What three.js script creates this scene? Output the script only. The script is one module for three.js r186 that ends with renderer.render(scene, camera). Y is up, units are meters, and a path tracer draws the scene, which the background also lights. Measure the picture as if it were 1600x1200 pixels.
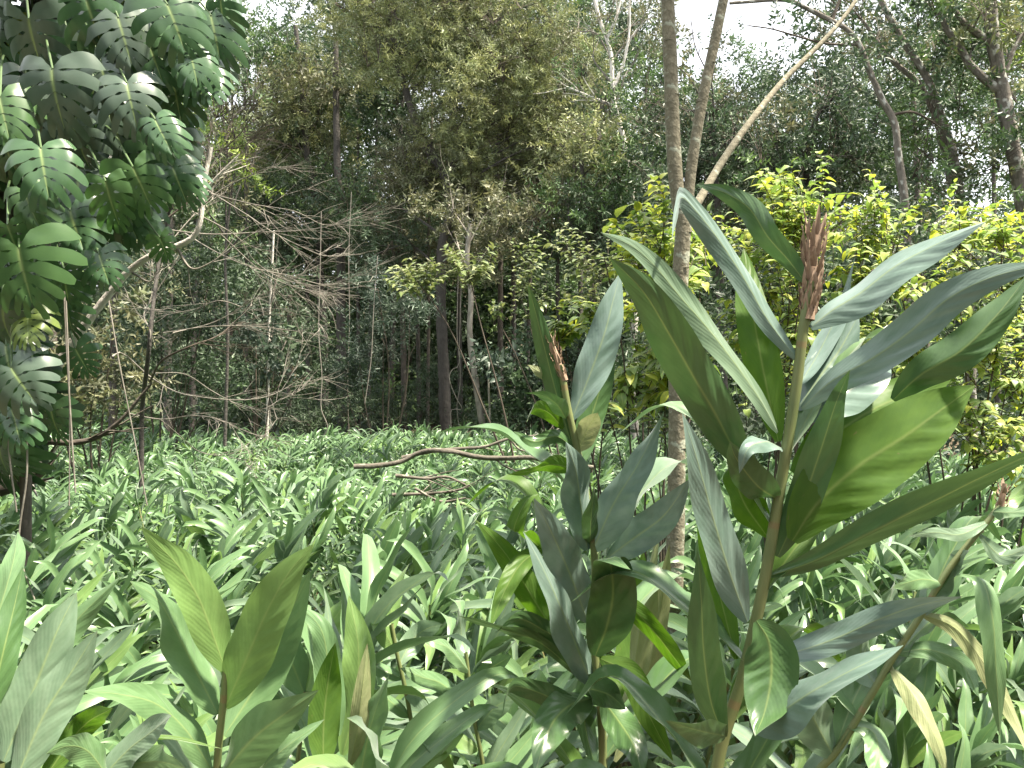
import * as THREE from 'three';
import { mergeGeometries } from 'three/addons/utils/BufferGeometryUtils.js';
import { ImprovedNoise } from 'three/addons/math/ImprovedNoise.js';

// ---------------------------------------------------------------- camera, sky, sun, exposure
const scene = new THREE.Scene();
const EYE = 1.65, PITCH = Math.atan(40 / 1200);
const camera = new THREE.PerspectiveCamera(53.13, 4 / 3, 0.05, 600);
camera.position.set(0, EYE, 0);
camera.rotation.set(PITCH, 0, 0);
const renderer = new THREE.WebGLRenderer({ antialias: true });
renderer.toneMapping = THREE.LinearToneMapping;
renderer.toneMappingExposure = 3.9;
renderer.shadowMap.enabled = true;
const SUNDIR = new THREE.Vector3(0.42, 1, -0.08).normalize();
const sun = new THREE.DirectionalLight(0xfff4e2, 5);
sun.position.copy(SUNDIR).multiplyScalar(60);
sun.target.position.set(0, 0, -12); scene.add(sun.target);
sun.castShadow = true; sun.shadow.radius = 7; sun.shadow.mapSize.set(2048, 2048);
Object.assign(sun.shadow.camera, { left: -40, right: 40, top: 40, bottom: -40, near: 1, far: 140 });
scene.add(sun);
const noise = new ImprovedNoise();
function fbm(x, y, z, o = 4) { let a = 0, s = 1, w = 0; for (let i = 0; i < o; i++) { a += noise.noise(x, y, z) * s; w += s; s *= 0.5; x *= 2.03; y *= 2.03; z *= 2.03; } return a / w; }
{ // bright thin overcast, seamless round the horizon
  const w = 512, h = 256, data = new Float32Array(w * h * 4);
  for (let j = 0; j < h; j++) for (let i = 0; i < w; i++) {
    const el = (j + 0.5) / h * Math.PI - Math.PI / 2, az = i / w * 2 * Math.PI, c = Math.cos(el);
    const n = fbm(Math.cos(az) * c * 2.2 + 7, Math.sin(el) * 3.4, Math.sin(az) * c * 2.2, 5);
    const v = 0.57 + 0.18 * n, k = (j * w + i) * 4;
    data[k] = v * 0.955; data[k + 1] = v * 0.985; data[k + 2] = v * 1.05; data[k + 3] = 1;
  }
  const t = new THREE.DataTexture(data, w, h, THREE.RGBAFormat, THREE.FloatType);
  t.mapping = THREE.EquirectangularReflectionMapping; t.magFilter = THREE.LinearFilter; t.needsUpdate = true;
  scene.background = t; scene.environment = t;
}

// ---------------------------------------------------------------- helpers
const V3 = THREE.Vector3, V = (x, y, z) => new V3(x, y, z);
let seed = 20240611;
function rnd() { seed = (seed + 0x6D2B79F5) | 0; let t = Math.imul(seed ^ (seed >>> 15), 1 | seed); t = (t + Math.imul(t ^ (t >>> 7), 61 | t)) ^ t; return ((t ^ (t >>> 14)) >>> 0) / 4294967296; }
const R = (a, b) => a + (b - a) * rnd(), pick = a => a[Math.floor(rnd() * a.length)];
const gauss = () => (rnd() + rnd() + rnd() - 1.5) / 1.5;
const cp = Math.cos(PITCH), sp = Math.sin(PITCH), F = 1200;
// a point of the place seen in direction (px, py) of a 1600 x 1200 frame, d metres ahead
function at(px, py, d) { const x = (px - 800) / F * d, y = -(py - 600) / F * d, z = -d; return V(x, EYE + y * cp - z * sp, y * sp + z * cp); }
function seen(p) { const y = p.y - EYE, yc = cp * y + sp * p.z, d = sp * y - cp * p.z, k = F / Math.max(0.01, d); return { d, px: 800 + p.x * k, py: 600 - yc * k }; }
const sstep = (a, b, x) => { const t = Math.min(1, Math.max(0, (x - a) / (b - a))); return t * t * (3 - 2 * t); };
function groundY(x, z) {
  const d = -z;
  let y = -0.6 * sstep(0.6, 3.2, d) + 0.55 * sstep(9, 17, d) + 1.0 * sstep(19, 32, d) + 13 * sstep(31, 80, d) + 14 * sstep(80, 300, d);
  y += 0.10 * fbm(x * 0.25, 3.1, z * 0.25, 3) * sstep(1.5, 4, d);
  return y;
}
const taken = {};
function numbered(n) { const k = taken[n] = (taken[n] ?? -1) + 1; return k ? `${n}_${String(k).padStart(3, '0')}` : n; }
function shadows(o) { o.castShadow = o.receiveShadow = true; return o; }
function thing(name, label, category, pos = V(0, 0, 0), group) {
  const o = new THREE.Group(); o.name = numbered(name); o.position.copy(pos); o.userData = { label, category };
  if (group) o.userData.group = group; scene.add(o); return o;
}
function part(name, geo, mat, parent, kind) { const m = shadows(new THREE.Mesh(geo, mat)); m.name = name; if (kind) m.userData.kind = kind; parent.add(m); return m; }
function inPoly(x, y, P) { let c = false; for (let i = 0, j = P.length - 1; i < P.length; j = i++) { const [a, b] = P[i], [e, f] = P[j]; if ((b > y) !== (f > y) && x < (e - a) * (y - b) / (f - b) + a) c = !c; } return c; }
function polyPoint(P) { let a = 1e9, b = -1e9, c = 1e9, d = -1e9; for (const [x, y] of P) { a = Math.min(a, x); b = Math.max(b, x); c = Math.min(c, y); d = Math.max(d, y); } for (; ;) { const x = R(a, b), y = R(c, d); if (inPoly(x, y, P)) return [x, y]; } }
// tapered tube through points; uv in metres
function tube(pts, r0, r1, o = {}) {
  const { seg = Math.max(4, pts.length * 4), rad = 8, lump = 0.06, pow = 1, org = V(0, 0, 0) } = o;
  const cv = new THREE.CatmullRomCurve3(pts, false, 'centripetal'), L = cv.getLength();
  const P = [], U = [], I = []; let T = cv.getTangent(0), n = V(0.3, 0.2, 1).cross(T).normalize();
  const ph = rnd() * 50;
  for (let i = 0; i <= seg; i++) {
    const t = i / seg, p = cv.getPointAt(t); T = cv.getTangentAt(t); n.addScaledVector(T, -n.dot(T)).normalize(); const b = T.clone().cross(n);
    const r = r0 + (r1 - r0) * Math.pow(t, pow);
    for (let j = 0; j <= rad; j++) {
      const a = (j % rad) / rad * 2 * Math.PI, q = r * (1 + lump * noise.noise(Math.cos(a) * 1.5 + ph, Math.sin(a) * 1.5, t * L * 4));
      P.push(p.x - org.x + (n.x * Math.cos(a) + b.x * Math.sin(a)) * q, p.y - org.y + (n.y * Math.cos(a) + b.y * Math.sin(a)) * q, p.z - org.z + (n.z * Math.cos(a) + b.z * Math.sin(a)) * q);
      U.push(j / rad * Math.max(0.08, 2 * Math.PI * r0), t * L);
    }
  }
  const w = rad + 1;
  for (let i = 0; i < seg; i++) for (let j = 0; j < rad; j++) { const a = i * w + j; I.push(a, a + 1, a + w, a + 1, a + w + 1, a + w); }
  const g = new THREE.BufferGeometry();
  g.setAttribute('position', new THREE.Float32BufferAttribute(P, 3)); g.setAttribute('uv', new THREE.Float32BufferAttribute(U, 2)); g.setIndex(I); g.computeVertexNormals();
  return g;
}
// branch with its own side twigs, joined into one piece
function twiggy(pts, r0, r1, o = {}) {
  const { twigs = 6, len = 0.5, spread = 0.9, up = 0, depth = 1, org = V(0, 0, 0), rad = 6, start = 0.25 } = o, G = [tube(pts, r0, r1, { rad, org, seg: o.seg })];
  const grow = (P, r, n, L, lev) => {
    const cv = new THREE.CatmullRomCurve3(P, false, 'centripetal');
    for (let k = 0; k < n; k++) {
      const t = R(start, 0.98), p = cv.getPointAt(t), T = cv.getTangentAt(t), l = L * R(0.5, 1.2), rr = Math.max(0.0025, r * (1 - t * 0.6) * 0.5);
      const d = T.clone().add(V(gauss(), gauss() + up, gauss()).multiplyScalar(spread)).normalize(), q = [p];
      let c = p.clone(); for (let s = 0; s < 3; s++) { d.add(V(gauss(), gauss() + up * 0.5, gauss()).multiplyScalar(0.35)).normalize(); c = c.clone().addScaledVector(d, l / 3); q.push(c); }
      G.push(tube(q, rr, rr * 0.35, { rad: 4, seg: 6, org, lump: 0 }));
      if (lev > 1) grow(q, rr, Math.ceil(n * 0.5), L * 0.55, lev - 1);
    }
  };
  grow(pts, r0, twigs, len, depth);
  return mergeGeometries(G);
}
// leaf blade along a midrib: side = direction of its width, hw = half width
function blade(pts, side, hw, o = {}) {
  const { n = 16, m = 4, fold = 0.25, wave = 0.08, waves = 3, twist = 0, curl = 0, pleat = 0, prof = gingerProfile, org = V(0, 0, 0), ph = rnd() * 9, asym = 0 } = o;
  const cv = new THREE.CatmullRomCurve3(pts, false, 'centripetal'), P = [], U = [], I = [];
  const s = side.clone(), M = 2 * m;
  for (let i = 0; i <= n; i++) {
    const t = i / n, p = cv.getPointAt(t), T = cv.getTangentAt(t); s.addScaledVector(T, -s.dot(T)).normalize();
    const sd = s.clone().applyAxisAngle(T, twist * t), N = sd.clone().cross(T).normalize(), w = hw * prof(t);
    for (let j = -m; j <= m; j++) {
      const v = j / m, a = Math.abs(v), f = fold * (1 - 0.5 * t);
      const ww = w * (1 + asym * v);
      const out = ww * v * Math.cos(f), lift = ww * a * Math.sin(f) - ww * curl * a * a + ww * wave * a * a * Math.sin(waves * 6.28 * t + ph + (v > 0 ? 0 : 1.9)) + pleat * Math.sin((t * 7 - a * 1.6 + 0.3 * Math.sin(t * 11 + ph)) * 6.28) * Math.sin(a * 3.14) * Math.sin(t * 3.14);
      P.push(p.x + sd.x * out + N.x * lift - org.x, p.y + sd.y * out + N.y * lift - org.y, p.z + sd.z * out + N.z * lift - org.z); U.push(0.5 + v * 0.5, t);
    }
  }
  const w = M + 1;
  for (let i = 0; i < n; i++) for (let j = 0; j < M; j++) { const a = i * w + j; I.push(a, a + 1, a + w, a + 1, a + w + 1, a + w); }
  const g = new THREE.BufferGeometry();
  g.setAttribute('position', new THREE.Float32BufferAttribute(P, 3)); g.setAttribute('uv', new THREE.Float32BufferAttribute(U, 2)); g.setIndex(I); g.computeVertexNormals(); return g;
}
function gingerProfile(t) { const a = Math.min(1, 0.10 + Math.pow(t / 0.36, 0.85) * 0.9), b = t < 0.42 ? 1 : Math.max(0, 1 - Math.pow((t - 0.42) / 0.58, 2.1)); return Math.max(0.004, Math.sin(Math.min(1, a) * Math.PI / 2) * b); }
function ovateProfile(t) { return Math.max(0.01, Math.pow(Math.sin(Math.PI * Math.pow(t, 0.72)), 0.9) * (1 - 0.15 * t)); }

// ---------------------------------------------------------------- textures and materials
function tex(w, h, fn, srgb = true, rep) {
  const d = new Uint8Array(w * h * 4);
  for (let j = 0; j < h; j++) for (let i = 0; i < w; i++) { const c = fn(i / w, j / h), k = (j * w + i) * 4; for (let q = 0; q < 3; q++) { let x = Math.min(1, Math.max(0, c[q])); if (srgb) x = x <= 0.0031308 ? 12.92 * x : 1.055 * Math.pow(x, 1 / 2.4) - 0.055; d[k + q] = x * 255; } d[k + 3] = 255; }
  const t = new THREE.DataTexture(d, w, h, THREE.RGBAFormat); t.magFilter = THREE.LinearFilter; t.minFilter = THREE.LinearMipmapLinearFilter; t.generateMipmaps = true; t.wrapS = t.wrapT = THREE.RepeatWrapping;
  if (srgb) t.colorSpace = THREE.SRGBColorSpace; t.needsUpdate = true; return t;
}
const mixc = (a, b, t) => [a[0] + (b[0] - a[0]) * t, a[1] + (b[1] - a[1]) * t, a[2] + (b[2] - a[2]) * t];
// ginger blade: pale midrib, fine slanting veins, mottling, a few tip and edge stains
function gingerTex(base, light, z0, stain) {
  return tex(128, 512, (u, v) => {
    const a = Math.abs(u - 0.5) * 2, rib = Math.exp(-Math.pow(a / (0.035 + 0.03 * (1 - v)), 2));
    const vein = 0.5 + 0.5 * Math.sin((v * 46 - a * 9) * 6.28 + fbm(u * 3, v * 4, z0, 2) * 2), mott = fbm(u * 5, v * 12, z0, 4);
    const band = fbm(u * 0.8 + 5, v * 3.2 - a * 0.8, z0 + 4, 3);
    let c = mixc(base, light, Math.min(1, Math.max(0, 0.28 + 0.8 * mott * 0.6 + band * 0.5 + 0.16 * (vein - 0.5) * 0.25)));
    c = mixc(c, [0.34, 0.40, 0.13], rib * 0.32);
    const st = fbm(u * 7 + 3, v * 16, z0 + 9, 4) + 0.16 * a * a + (v > 0.94 ? (v - 0.94) * 8 : 0);
    if (st > stain) c = mixc(c, [0.20, 0.16, 0.07], Math.min(0.6, (st - stain) * 9));
    return c;
  });
}
const gingerBump = tex(128, 512, (u, v) => { const a = Math.abs(u - 0.5) * 2, x = 0.5 + 0.35 * Math.sin((v * 20 - a * 5) * 6.28 + 3 * fbm(u * 2, v * 5, 6, 2)) * 0.3 - 0.5 * Math.exp(-Math.pow(a / 0.05, 2)) + 0.25 * fbm(u * 6, v * 16, 2, 3); return [x, x, x]; }, false);
function leafMat(o) { return new THREE.MeshPhysicalMaterial({ roughness: 0.95, clearcoat: 1, clearcoatRoughness: 0.36, transmission: 0.32, thickness: 0, side: THREE.DoubleSide, specularIntensity: 0.5, ...o }); }
const GT = [gingerTex([0.095, 0.19, 0.07], [0.165, 0.285, 0.115], 1.3, 0.62), gingerTex([0.13, 0.24, 0.055], [0.205, 0.345, 0.09], 11.7, 0.56), gingerTex([0.115, 0.195, 0.11], [0.2, 0.285, 0.18], 23.1, 0.6), gingerTex([0.20, 0.24, 0.10], [0.34, 0.35, 0.18], 31.9, 0.4)];
const GM = { deep: leafMat({ sheen: 0.4, sheenColor: new THREE.Color(0.62, 0.68, 0.62), sheenRoughness: 0.5, map: GT[0], bumpMap: gingerBump, bumpScale: 0.0007 }), fresh: leafMat({ map: GT[1], bumpMap: gingerBump, bumpScale: 0.0007, transmission: 0.42 }), blue: leafMat({ map: GT[2], bumpMap: gingerBump, bumpScale: 0.0007, sheen: 0.4, sheenColor: new THREE.Color(0.6, 0.65, 0.68), sheenRoughness: 0.5, clearcoatRoughness: 0.3 }), dark: leafMat({ map: gingerTex([0.045, 0.11, 0.03], [0.085, 0.17, 0.05], 51, 0.6), bumpMap: gingerBump, bumpScale: 0.0007, clearcoatRoughness: 0.28, transmission: 0.2 }), lime: leafMat({ map: gingerTex([0.06, 0.15, 0.006], [0.115, 0.225, 0.012], 41, 0.5), bumpMap: gingerBump, bumpScale: 0.0007, transmission: 0.55, clearcoat: 0.35, clearcoatRoughness: 0.4 }), waxy: leafMat({ map: gingerTex([0.105, 0.175, 0.135], [0.195, 0.27, 0.235], 61, 0.64), bumpMap: gingerBump, bumpScale: 0.0005, transmission: 0.15, clearcoatRoughness: 0.3, sheen: 0.5, sheenColor: new THREE.Color(0.58, 0.64, 0.74), sheenRoughness: 0.5 }), pale: leafMat({ map: GT[3], bumpMap: gingerBump, bumpScale: 0.0015, clearcoat: 0.5, clearcoatRoughness: 0.5 }) };
const stemTex = tex(64, 256, (u, v) => { const n = fbm(u * 4, v * 9, 5, 4), l = Math.abs(Math.sin(v * 3.14 * 3 + 0.4)); return mixc(mixc([0.085, 0.125, 0.045], [0.19, 0.21, 0.08], 0.5 + n), [0.20, 0.12, 0.06], l < 0.06 || n > 0.42 ? 0.55 : 0); });
const stemMat = new THREE.MeshPhysicalMaterial({ map: stemTex, roughness: 0.5, clearcoat: 0.3, clearcoatRoughness: 0.4 });
const bractTex = tex(64, 128, (u, v) => mixc(mixc([0.15, 0.095, 0.06], [0.36, 0.26, 0.18], 0.5 + 0.8 * fbm(u * 6, v * 5, 8, 4)), [0.48, 0.36, 0.26], v > 0.6 ? (v - 0.6) * 1.2 * (0.5 + fbm(u * 9, v * 9, 1, 2)) : 0));
const bractMat = new THREE.MeshStandardMaterial({ map: bractTex, roughness: 0.8, side: THREE.DoubleSide });
function barkTex(a, b, c, z, lich, sx = 6, sy = 2.5) { return tex(256, 512, (u, v) => { const n = fbm(u * sx, v * sy * 2, z, 5), m = fbm(u * 4, v * 5, z + 7, 4), g = Math.abs(fbm(u * sx * 2.2, v * sy, z + 3, 4)); let k = mixc(a, b, 0.5 + n * 1.1); if (g < 0.05) k = mixc(k, a, 0.6); if (m > lich) k = mixc(k, c, Math.min(0.85, (m - lich) * 7)); return k; }); }
const barkBump = tex(256, 512, (u, v) => { const x = 0.5 + 0.6 * fbm(u * 7, v * 8, 3, 5) + 0.25 * fbm(u * 24, v * 24, 9, 2); return [x, x, x]; }, false);
const barkMat = (map, bs = 0.01, rep = 1) => { const b = barkBump.clone(); b.repeat.set(rep, rep); b.needsUpdate = true; map.repeat.set(rep, rep); return new THREE.MeshStandardMaterial({ map, roughness: 0.92, bumpMap: b, bumpScale: bs }); };
const BM = {
  dark: barkMat(barkTex([0.042, 0.038, 0.033], [0.09, 0.082, 0.07], [0.13, 0.13, 0.10], 2, 0.3), 0.02),
  brown: barkMat(barkTex([0.06, 0.052, 0.042], [0.13, 0.11, 0.088], [0.22, 0.2, 0.15], 12, 0.28), 0.015),
  lichen: barkMat(barkTex([0.08, 0.07, 0.055], [0.19, 0.17, 0.14], [0.42, 0.42, 0.37], 22, 0.08), 0.012),
  pale: barkMat(barkTex([0.46, 0.43, 0.37], [0.68, 0.65, 0.6], [0.13, 0.11, 0.08], 32, 0.16), 0.008, 2),
  slender: barkMat(barkTex([0.105, 0.095, 0.062], [0.24, 0.22, 0.155], [0.33, 0.35, 0.27], 42, 0.07, 5, 5), 0.006, 3),
  twig: barkMat(barkTex([0.15, 0.135, 0.11], [0.29, 0.265, 0.225], [0.42, 0.40, 0.34], 52, 0.25), 0.004),
  deadwood: barkMat(barkTex([0.075, 0.066, 0.052], [0.17, 0.15, 0.118], [0.30, 0.29, 0.22], 72, 0.2), 0.012),
  darktwig: barkMat(barkTex([0.045, 0.035, 0.026], [0.11, 0.09, 0.065], [0.2, 0.18, 0.14], 62, 0.3), 0.004),
};
// ---------------------------------------------------------------- ground
{
  const xs = [], zs = []; for (let i = 0; i <= 90; i++) { const t = i / 45 - 1; xs.push(Math.sign(t) * (Math.abs(t) * 22 + Math.pow(Math.abs(t), 4) * 380)); }
  for (let j = 0; j <= 110; j++) { const t = j / 110; zs.push(12 - t * 70 - Math.pow(t, 5) * 420); }
  const P = [], U = [], I = [];
  for (const z of zs) for (const x of xs) { P.push(x, groundY(x, z), z); U.push(x / 3, z / 3); }
  for (let j = 0; j < zs.length - 1; j++) for (let i = 0; i < xs.length - 1; i++) { const a = j * xs.length + i, w = xs.length; I.push(a, a + 1, a + w, a + 1, a + w + 1, a + w); }
  const g = new THREE.BufferGeometry(); g.setAttribute('position', new THREE.Float32BufferAttribute(P, 3)); g.setAttribute('uv', new THREE.Float32BufferAttribute(U, 2)); g.setIndex(I); g.computeVertexNormals();
  const map = tex(512, 512, (u, v) => { const n = fbm(u * 8, v * 8, 1, 5), m = fbm(u * 40, v * 40, 4, 3); let c = mixc([0.045, 0.034, 0.022], [0.12, 0.085, 0.05], 0.5 + n + m * 0.6); if (fbm(u * 12, v * 12, 9, 4) > 0.18) c = mixc(c, [0.05, 0.085, 0.025], 0.6); return c; });
  const o = shadows(new THREE.Mesh(g, new THREE.MeshStandardMaterial({ map, roughness: 1, bumpMap: map, bumpScale: 0.03, side: THREE.DoubleSide }))); o.name = 'ground'; o.userData = { kind: 'structure', label: 'brown leaf littered soil under the plants and forest', category: 'ground' }; scene.add(o);
}

// ---------------------------------------------------------------- foliage sprigs
function smallLeaf(len, w, bend = 0.15) { // six-sided folded leaf lying along +y
  const P = [0, 0, 0, w * 0.5, len * 0.38, w * 0.18, 0, len * 0.45, -len * bend * 0.2, -w * 0.5, len * 0.38, w * 0.18, 0, len, -len * bend];
  const g = new THREE.BufferGeometry(); g.setAttribute('position', new THREE.Float32BufferAttribute(P, 3)); g.setAttribute('uv', new THREE.Float32BufferAttribute([0.5, 0, 1, 0.4, 0.5, 0.45, 0, 0.4, 0.5, 1], 2));
  g.setIndex([0, 1, 2, 0, 2, 3, 2, 1, 4, 2, 4, 3]); g.computeVertexNormals(); return g;
}
function sprig(L, n, ll, lw, droop, spread) { // a twig along +y with leaves on it
  const G = [], q = new THREE.Quaternion(), Y = V(0, 1, 0);
  for (let k = 0; k < n; k++) {
    const t = (k + 0.5) / n, p = V(Math.sin(t * 2.1) * 0.04 * L, t * L, -droop * L * t * t);
    const a = k * 2.4 + R(-0.5, 0.5), d = V(Math.cos(a) * spread, R(0.25, 0.9) - droop * 0.3, Math.sin(a) * spread - droop * 0.6).normalize();
    const g = smallLeaf(ll * R(0.7, 1.2), lw * R(0.8, 1.2), R(0, 0.4)); g.rotateY(R(0, 6.28)); q.setFromUnitVectors(Y, d); g.applyQuaternion(q); g.translate(p.x, p.y, p.z); G.push(g);
  }
  return mergeGeometries(G);
}
const SPR = { fine: [0, 1, 2].map(() => sprig(0.42, 22, 0.125, 0.026, 0.35, 0.9)), mid: [0, 1].map(() => sprig(0.42, 16, 0.12, 0.042, 0.25, 1)), broad: [0, 1].map(() => sprig(0.5, 12, 0.16, 0.075, 0.3, 1.1)) };
const twigSpray = (() => { const G = []; for (let k = 0; k < 7; k++) { const p = [V(0, 0, 0)]; let d = V(gauss() * 0.7, 1, gauss() * 0.7).normalize(), c = V(0, 0, 0); for (let s = 0; s < 4; s++) { d.add(V(gauss(), gauss(), gauss()).multiplyScalar(0.4)).normalize(); c = c.clone().addScaledVector(d, 0.26); p.push(c); } G.push(tube(p, 0.007, 0.003, { rad: 3, seg: 5, lump: 0 })); } return mergeGeometries(G); })();
const forestMat = new THREE.MeshPhysicalMaterial({ color: 0xffffff, roughness: 0.9, transmission: 0.35, thickness: 0, clearcoat: 0.7, clearcoatRoughness: 0.45, side: THREE.DoubleSide, specularIntensity: 0.4 });
const TONE = { // linear leaf colours
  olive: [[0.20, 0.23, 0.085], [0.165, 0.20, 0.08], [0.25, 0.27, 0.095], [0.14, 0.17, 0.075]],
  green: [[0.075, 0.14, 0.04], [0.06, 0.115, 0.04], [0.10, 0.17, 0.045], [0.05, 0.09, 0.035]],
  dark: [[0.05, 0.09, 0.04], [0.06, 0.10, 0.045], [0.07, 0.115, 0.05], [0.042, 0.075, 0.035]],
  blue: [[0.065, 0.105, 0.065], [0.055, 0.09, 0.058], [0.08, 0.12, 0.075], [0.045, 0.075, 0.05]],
  bright: [[0.16, 0.24, 0.03], [0.13, 0.21, 0.03], [0.2, 0.27, 0.035], [0.10, 0.17, 0.03]],
  bronze: [[0.14, 0.145, 0.065], [0.16, 0.16, 0.075], [0.115, 0.135, 0.06], [0.10, 0.11, 0.055]],
  pale: [[0.22, 0.25, 0.10], [0.17, 0.21, 0.07], [0.28, 0.30, 0.15], [0.12, 0.17, 0.05]],
};
const M4 = new THREE.Matrix4(), Q = new THREE.Quaternion(), YY = V(0, 1, 0), COL = new THREE.Color();
// clusters: {c, r:[x,y,z], n, tone}
function crown(parent, clusters, kind, name = 'crown', sc = 1, mat = forestMat) {
  const geos = SPR[kind], lists = geos.map(() => []);
  for (const cl of clusters) { const subs = []; for (let k = 0; k < 6; k++) { const u = V(gauss(), gauss(), gauss()).normalize().multiplyScalar(R(0.35, 0.8)); subs.push({ c: V(cl.c.x + u.x * cl.r[0], cl.c.y + u.y * cl.r[1], cl.c.z + u.z * cl.r[2]), r: cl.r.map(x => x * R(0.4, 0.62)), tone: cl.tone, v: (cl.v ??= R(0.85, 1.15)) * R(0.88, 1.12) }); }
   const whole = cl; for (let k = 0; k < whole.n * 1.1; k++) { const cl = rnd() < 0.25 ? whole : subs[k % 6];
    const u = V(gauss(), gauss(), gauss()).normalize(), rr = Math.pow(rnd(), 0.42) * (0.8 + 0.45 * noise.noise(u.x * 2 + cl.c.x, u.y * 2 + cl.c.y, u.z * 2));
    const p = V(cl.c.x + u.x * cl.r[0] * rr, cl.c.y + u.y * cl.r[1] * rr, cl.c.z + u.z * cl.r[2] * rr);
    const d = u.clone().multiplyScalar(0.7).add(V(gauss(), gauss() + 0.15, gauss()).multiplyScalar(0.8)).normalize();
    lists[Math.floor(rnd() * geos.length)].push([p, d, R(0.7, 1.35) * sc, cl.tone, cl.v]);
  } }
  lists.forEach((L, i) => {
    if (!L.length) return;
    const im = shadows(new THREE.InstancedMesh(geos[i], mat, L.length)); im.name = name; im.userData.kind = 'stuff';
    L.forEach(([p, d, s, tone, v], k) => {
      Q.setFromUnitVectors(YY, d).multiply(new THREE.Quaternion().setFromAxisAngle(YY, R(0, 6.28)));
      M4.compose(p.sub(parent.position), Q, V(s, s, s)); im.setMatrixAt(k, M4);
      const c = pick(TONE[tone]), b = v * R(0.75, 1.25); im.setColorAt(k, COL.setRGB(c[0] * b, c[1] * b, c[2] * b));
    });
    parent.add(im);
  });
}
function twigCloud(parent, clusters, mat, sc = 1) {
  const n = clusters.reduce((a, c) => a + c.n, 0), im = shadows(new THREE.InstancedMesh(twigSpray, mat, n)); im.name = 'twig_tangle'; im.userData.kind = 'stuff'; let k = 0;
  for (const cl of clusters) for (let j = 0; j < cl.n; j++) { const u = V(gauss(), gauss(), gauss()); Q.setFromUnitVectors(YY, V(gauss(), gauss() + (cl.up ?? 0.3), gauss()).normalize()); const s = R(0.6, 1.4) * sc; M4.compose(V(cl.c.x + u.x * cl.r[0], cl.c.y + u.y * cl.r[1], cl.c.z + u.z * cl.r[2]).sub(parent.position), Q, V(s, s, s)); im.setMatrixAt(k++, M4); }
  parent.add(im);
}
// a forest tree: trunk given by frame points at distance d, clusters [px, py, radius px, weight]
function forestTree(o) {
  const { name = 'forest_tree', label, group, d, trunk, r0, r1 = r0 * 0.4, bark = 'dark', clusters = [], kind = 'fine', tone = 'olive', dens = 1, depth = 1.1, branches = true, sc = 1, toGround = true } = o;
  const pts = trunk.map(([x, y, dd]) => at(x, y, dd ?? d));
  if (toGround) { const b = pts[0].clone(); b.y = groundY(b.x, b.z) - 0.1; if (pts[0].y > b.y + 0.2) pts.unshift(b); }
  const base = pts[0].clone(), t = thing(name, label, 'tree', base, group);
  part('trunk', tube(pts, r0, r1, { rad: 9, org: base, lump: 0.2, seg: pts.length * 5 }), BM[bark], t);
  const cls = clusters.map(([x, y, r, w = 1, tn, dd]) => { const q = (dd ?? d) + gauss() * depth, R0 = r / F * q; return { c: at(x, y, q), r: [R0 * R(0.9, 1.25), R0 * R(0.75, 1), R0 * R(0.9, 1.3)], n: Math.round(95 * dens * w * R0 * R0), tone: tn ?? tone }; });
  const cv = new THREE.CatmullRomCurve3(pts, false, 'centripetal');
  if (branches) for (const c of cls) {
    let best = 0, bd = 1e9; for (let k = 3; k <= 20; k++) { const q = cv.getPoint(k / 20), e = q.distanceTo(c.c) + Math.max(0, q.y - c.c.y + 0.6) * 3; if (e < bd) { bd = e; best = k / 20; } }
    const p = cv.getPoint(best), m = p.clone().lerp(c.c, 0.5).add(V(gauss() * 0.4, R(0, 0.5), gauss() * 0.4)), m2 = p.clone().lerp(c.c, 0.8).add(V(gauss() * 0.3, R(0, 0.4), gauss() * 0.3));
    part('branch', twiggy([p, m, m2, c.c.clone().add(V(gauss() * 0.3, 0.5, gauss() * 0.3))], Math.max(0.02, r0 * 0.32 * (1 - best * 0.4)), 0.008, { twigs: 5, len: 1.1, org: base, seg: 10, rad: 5 }), BM[bark === 'pale' ? 'lichen' : bark], t);
  }
  if (cls.length) { crown(t, cls, kind, 'crown', sc); if (o.tangle) twigCloud(t, cls.map(c => ({ c: c.c, r: c.r.map(x => x * 0.7), n: Math.round(c.n * o.tangle) })), BM.darktwig); }
  return t;
}
seed = 101;
// --- trees of the clearing's edge that can be told apart
forestTree({ name: 'feathery_tree', label: 'tall dark-trunked tree with feathery olive crown at the top centre', d: 20, trunk: [[697, 690], [694, 600], [690, 500], [689, 420], [693, 370], [705, 330], [690, 270], [650, 190], [620, 90], [600, -40]], r0: 0.17, bark: 'dark', tone: 'olive', dens: 1.4, tangle: 0.05,
  clusters: [[550, 20, 70], [620, 30, 85], [700, 10, 95], [770, 50, 85], [590, 95, 60], [690, 95, 75], [770, 135, 75], [830, 105, 60], [865, 160, 55], [720, 190, 80, 1.1], [800, 210, 75], [690, 260, 75], [860, 225, 60], [640, 300, 70, 1, 'bronze'], [760, 290, 80], [835, 290, 70], [910, 260, 55], [900, 325, 60, 1, 'green'], [560, 330, 60, 1, 'green'], [600, 380, 55, 1, 'dark'], [680, -60, 110], [800, -50, 90], [850, 30, 60, 0.8], [900, 90, 45, 0.7], [640, 230, 50, 0.7, 'bronze'], [740, 350, 60, 0.9, 'bronze'], [920, 150, 50, 0.8], [950, 215, 45, 0.8], [880, 60, 45, 0.6]] });
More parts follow.
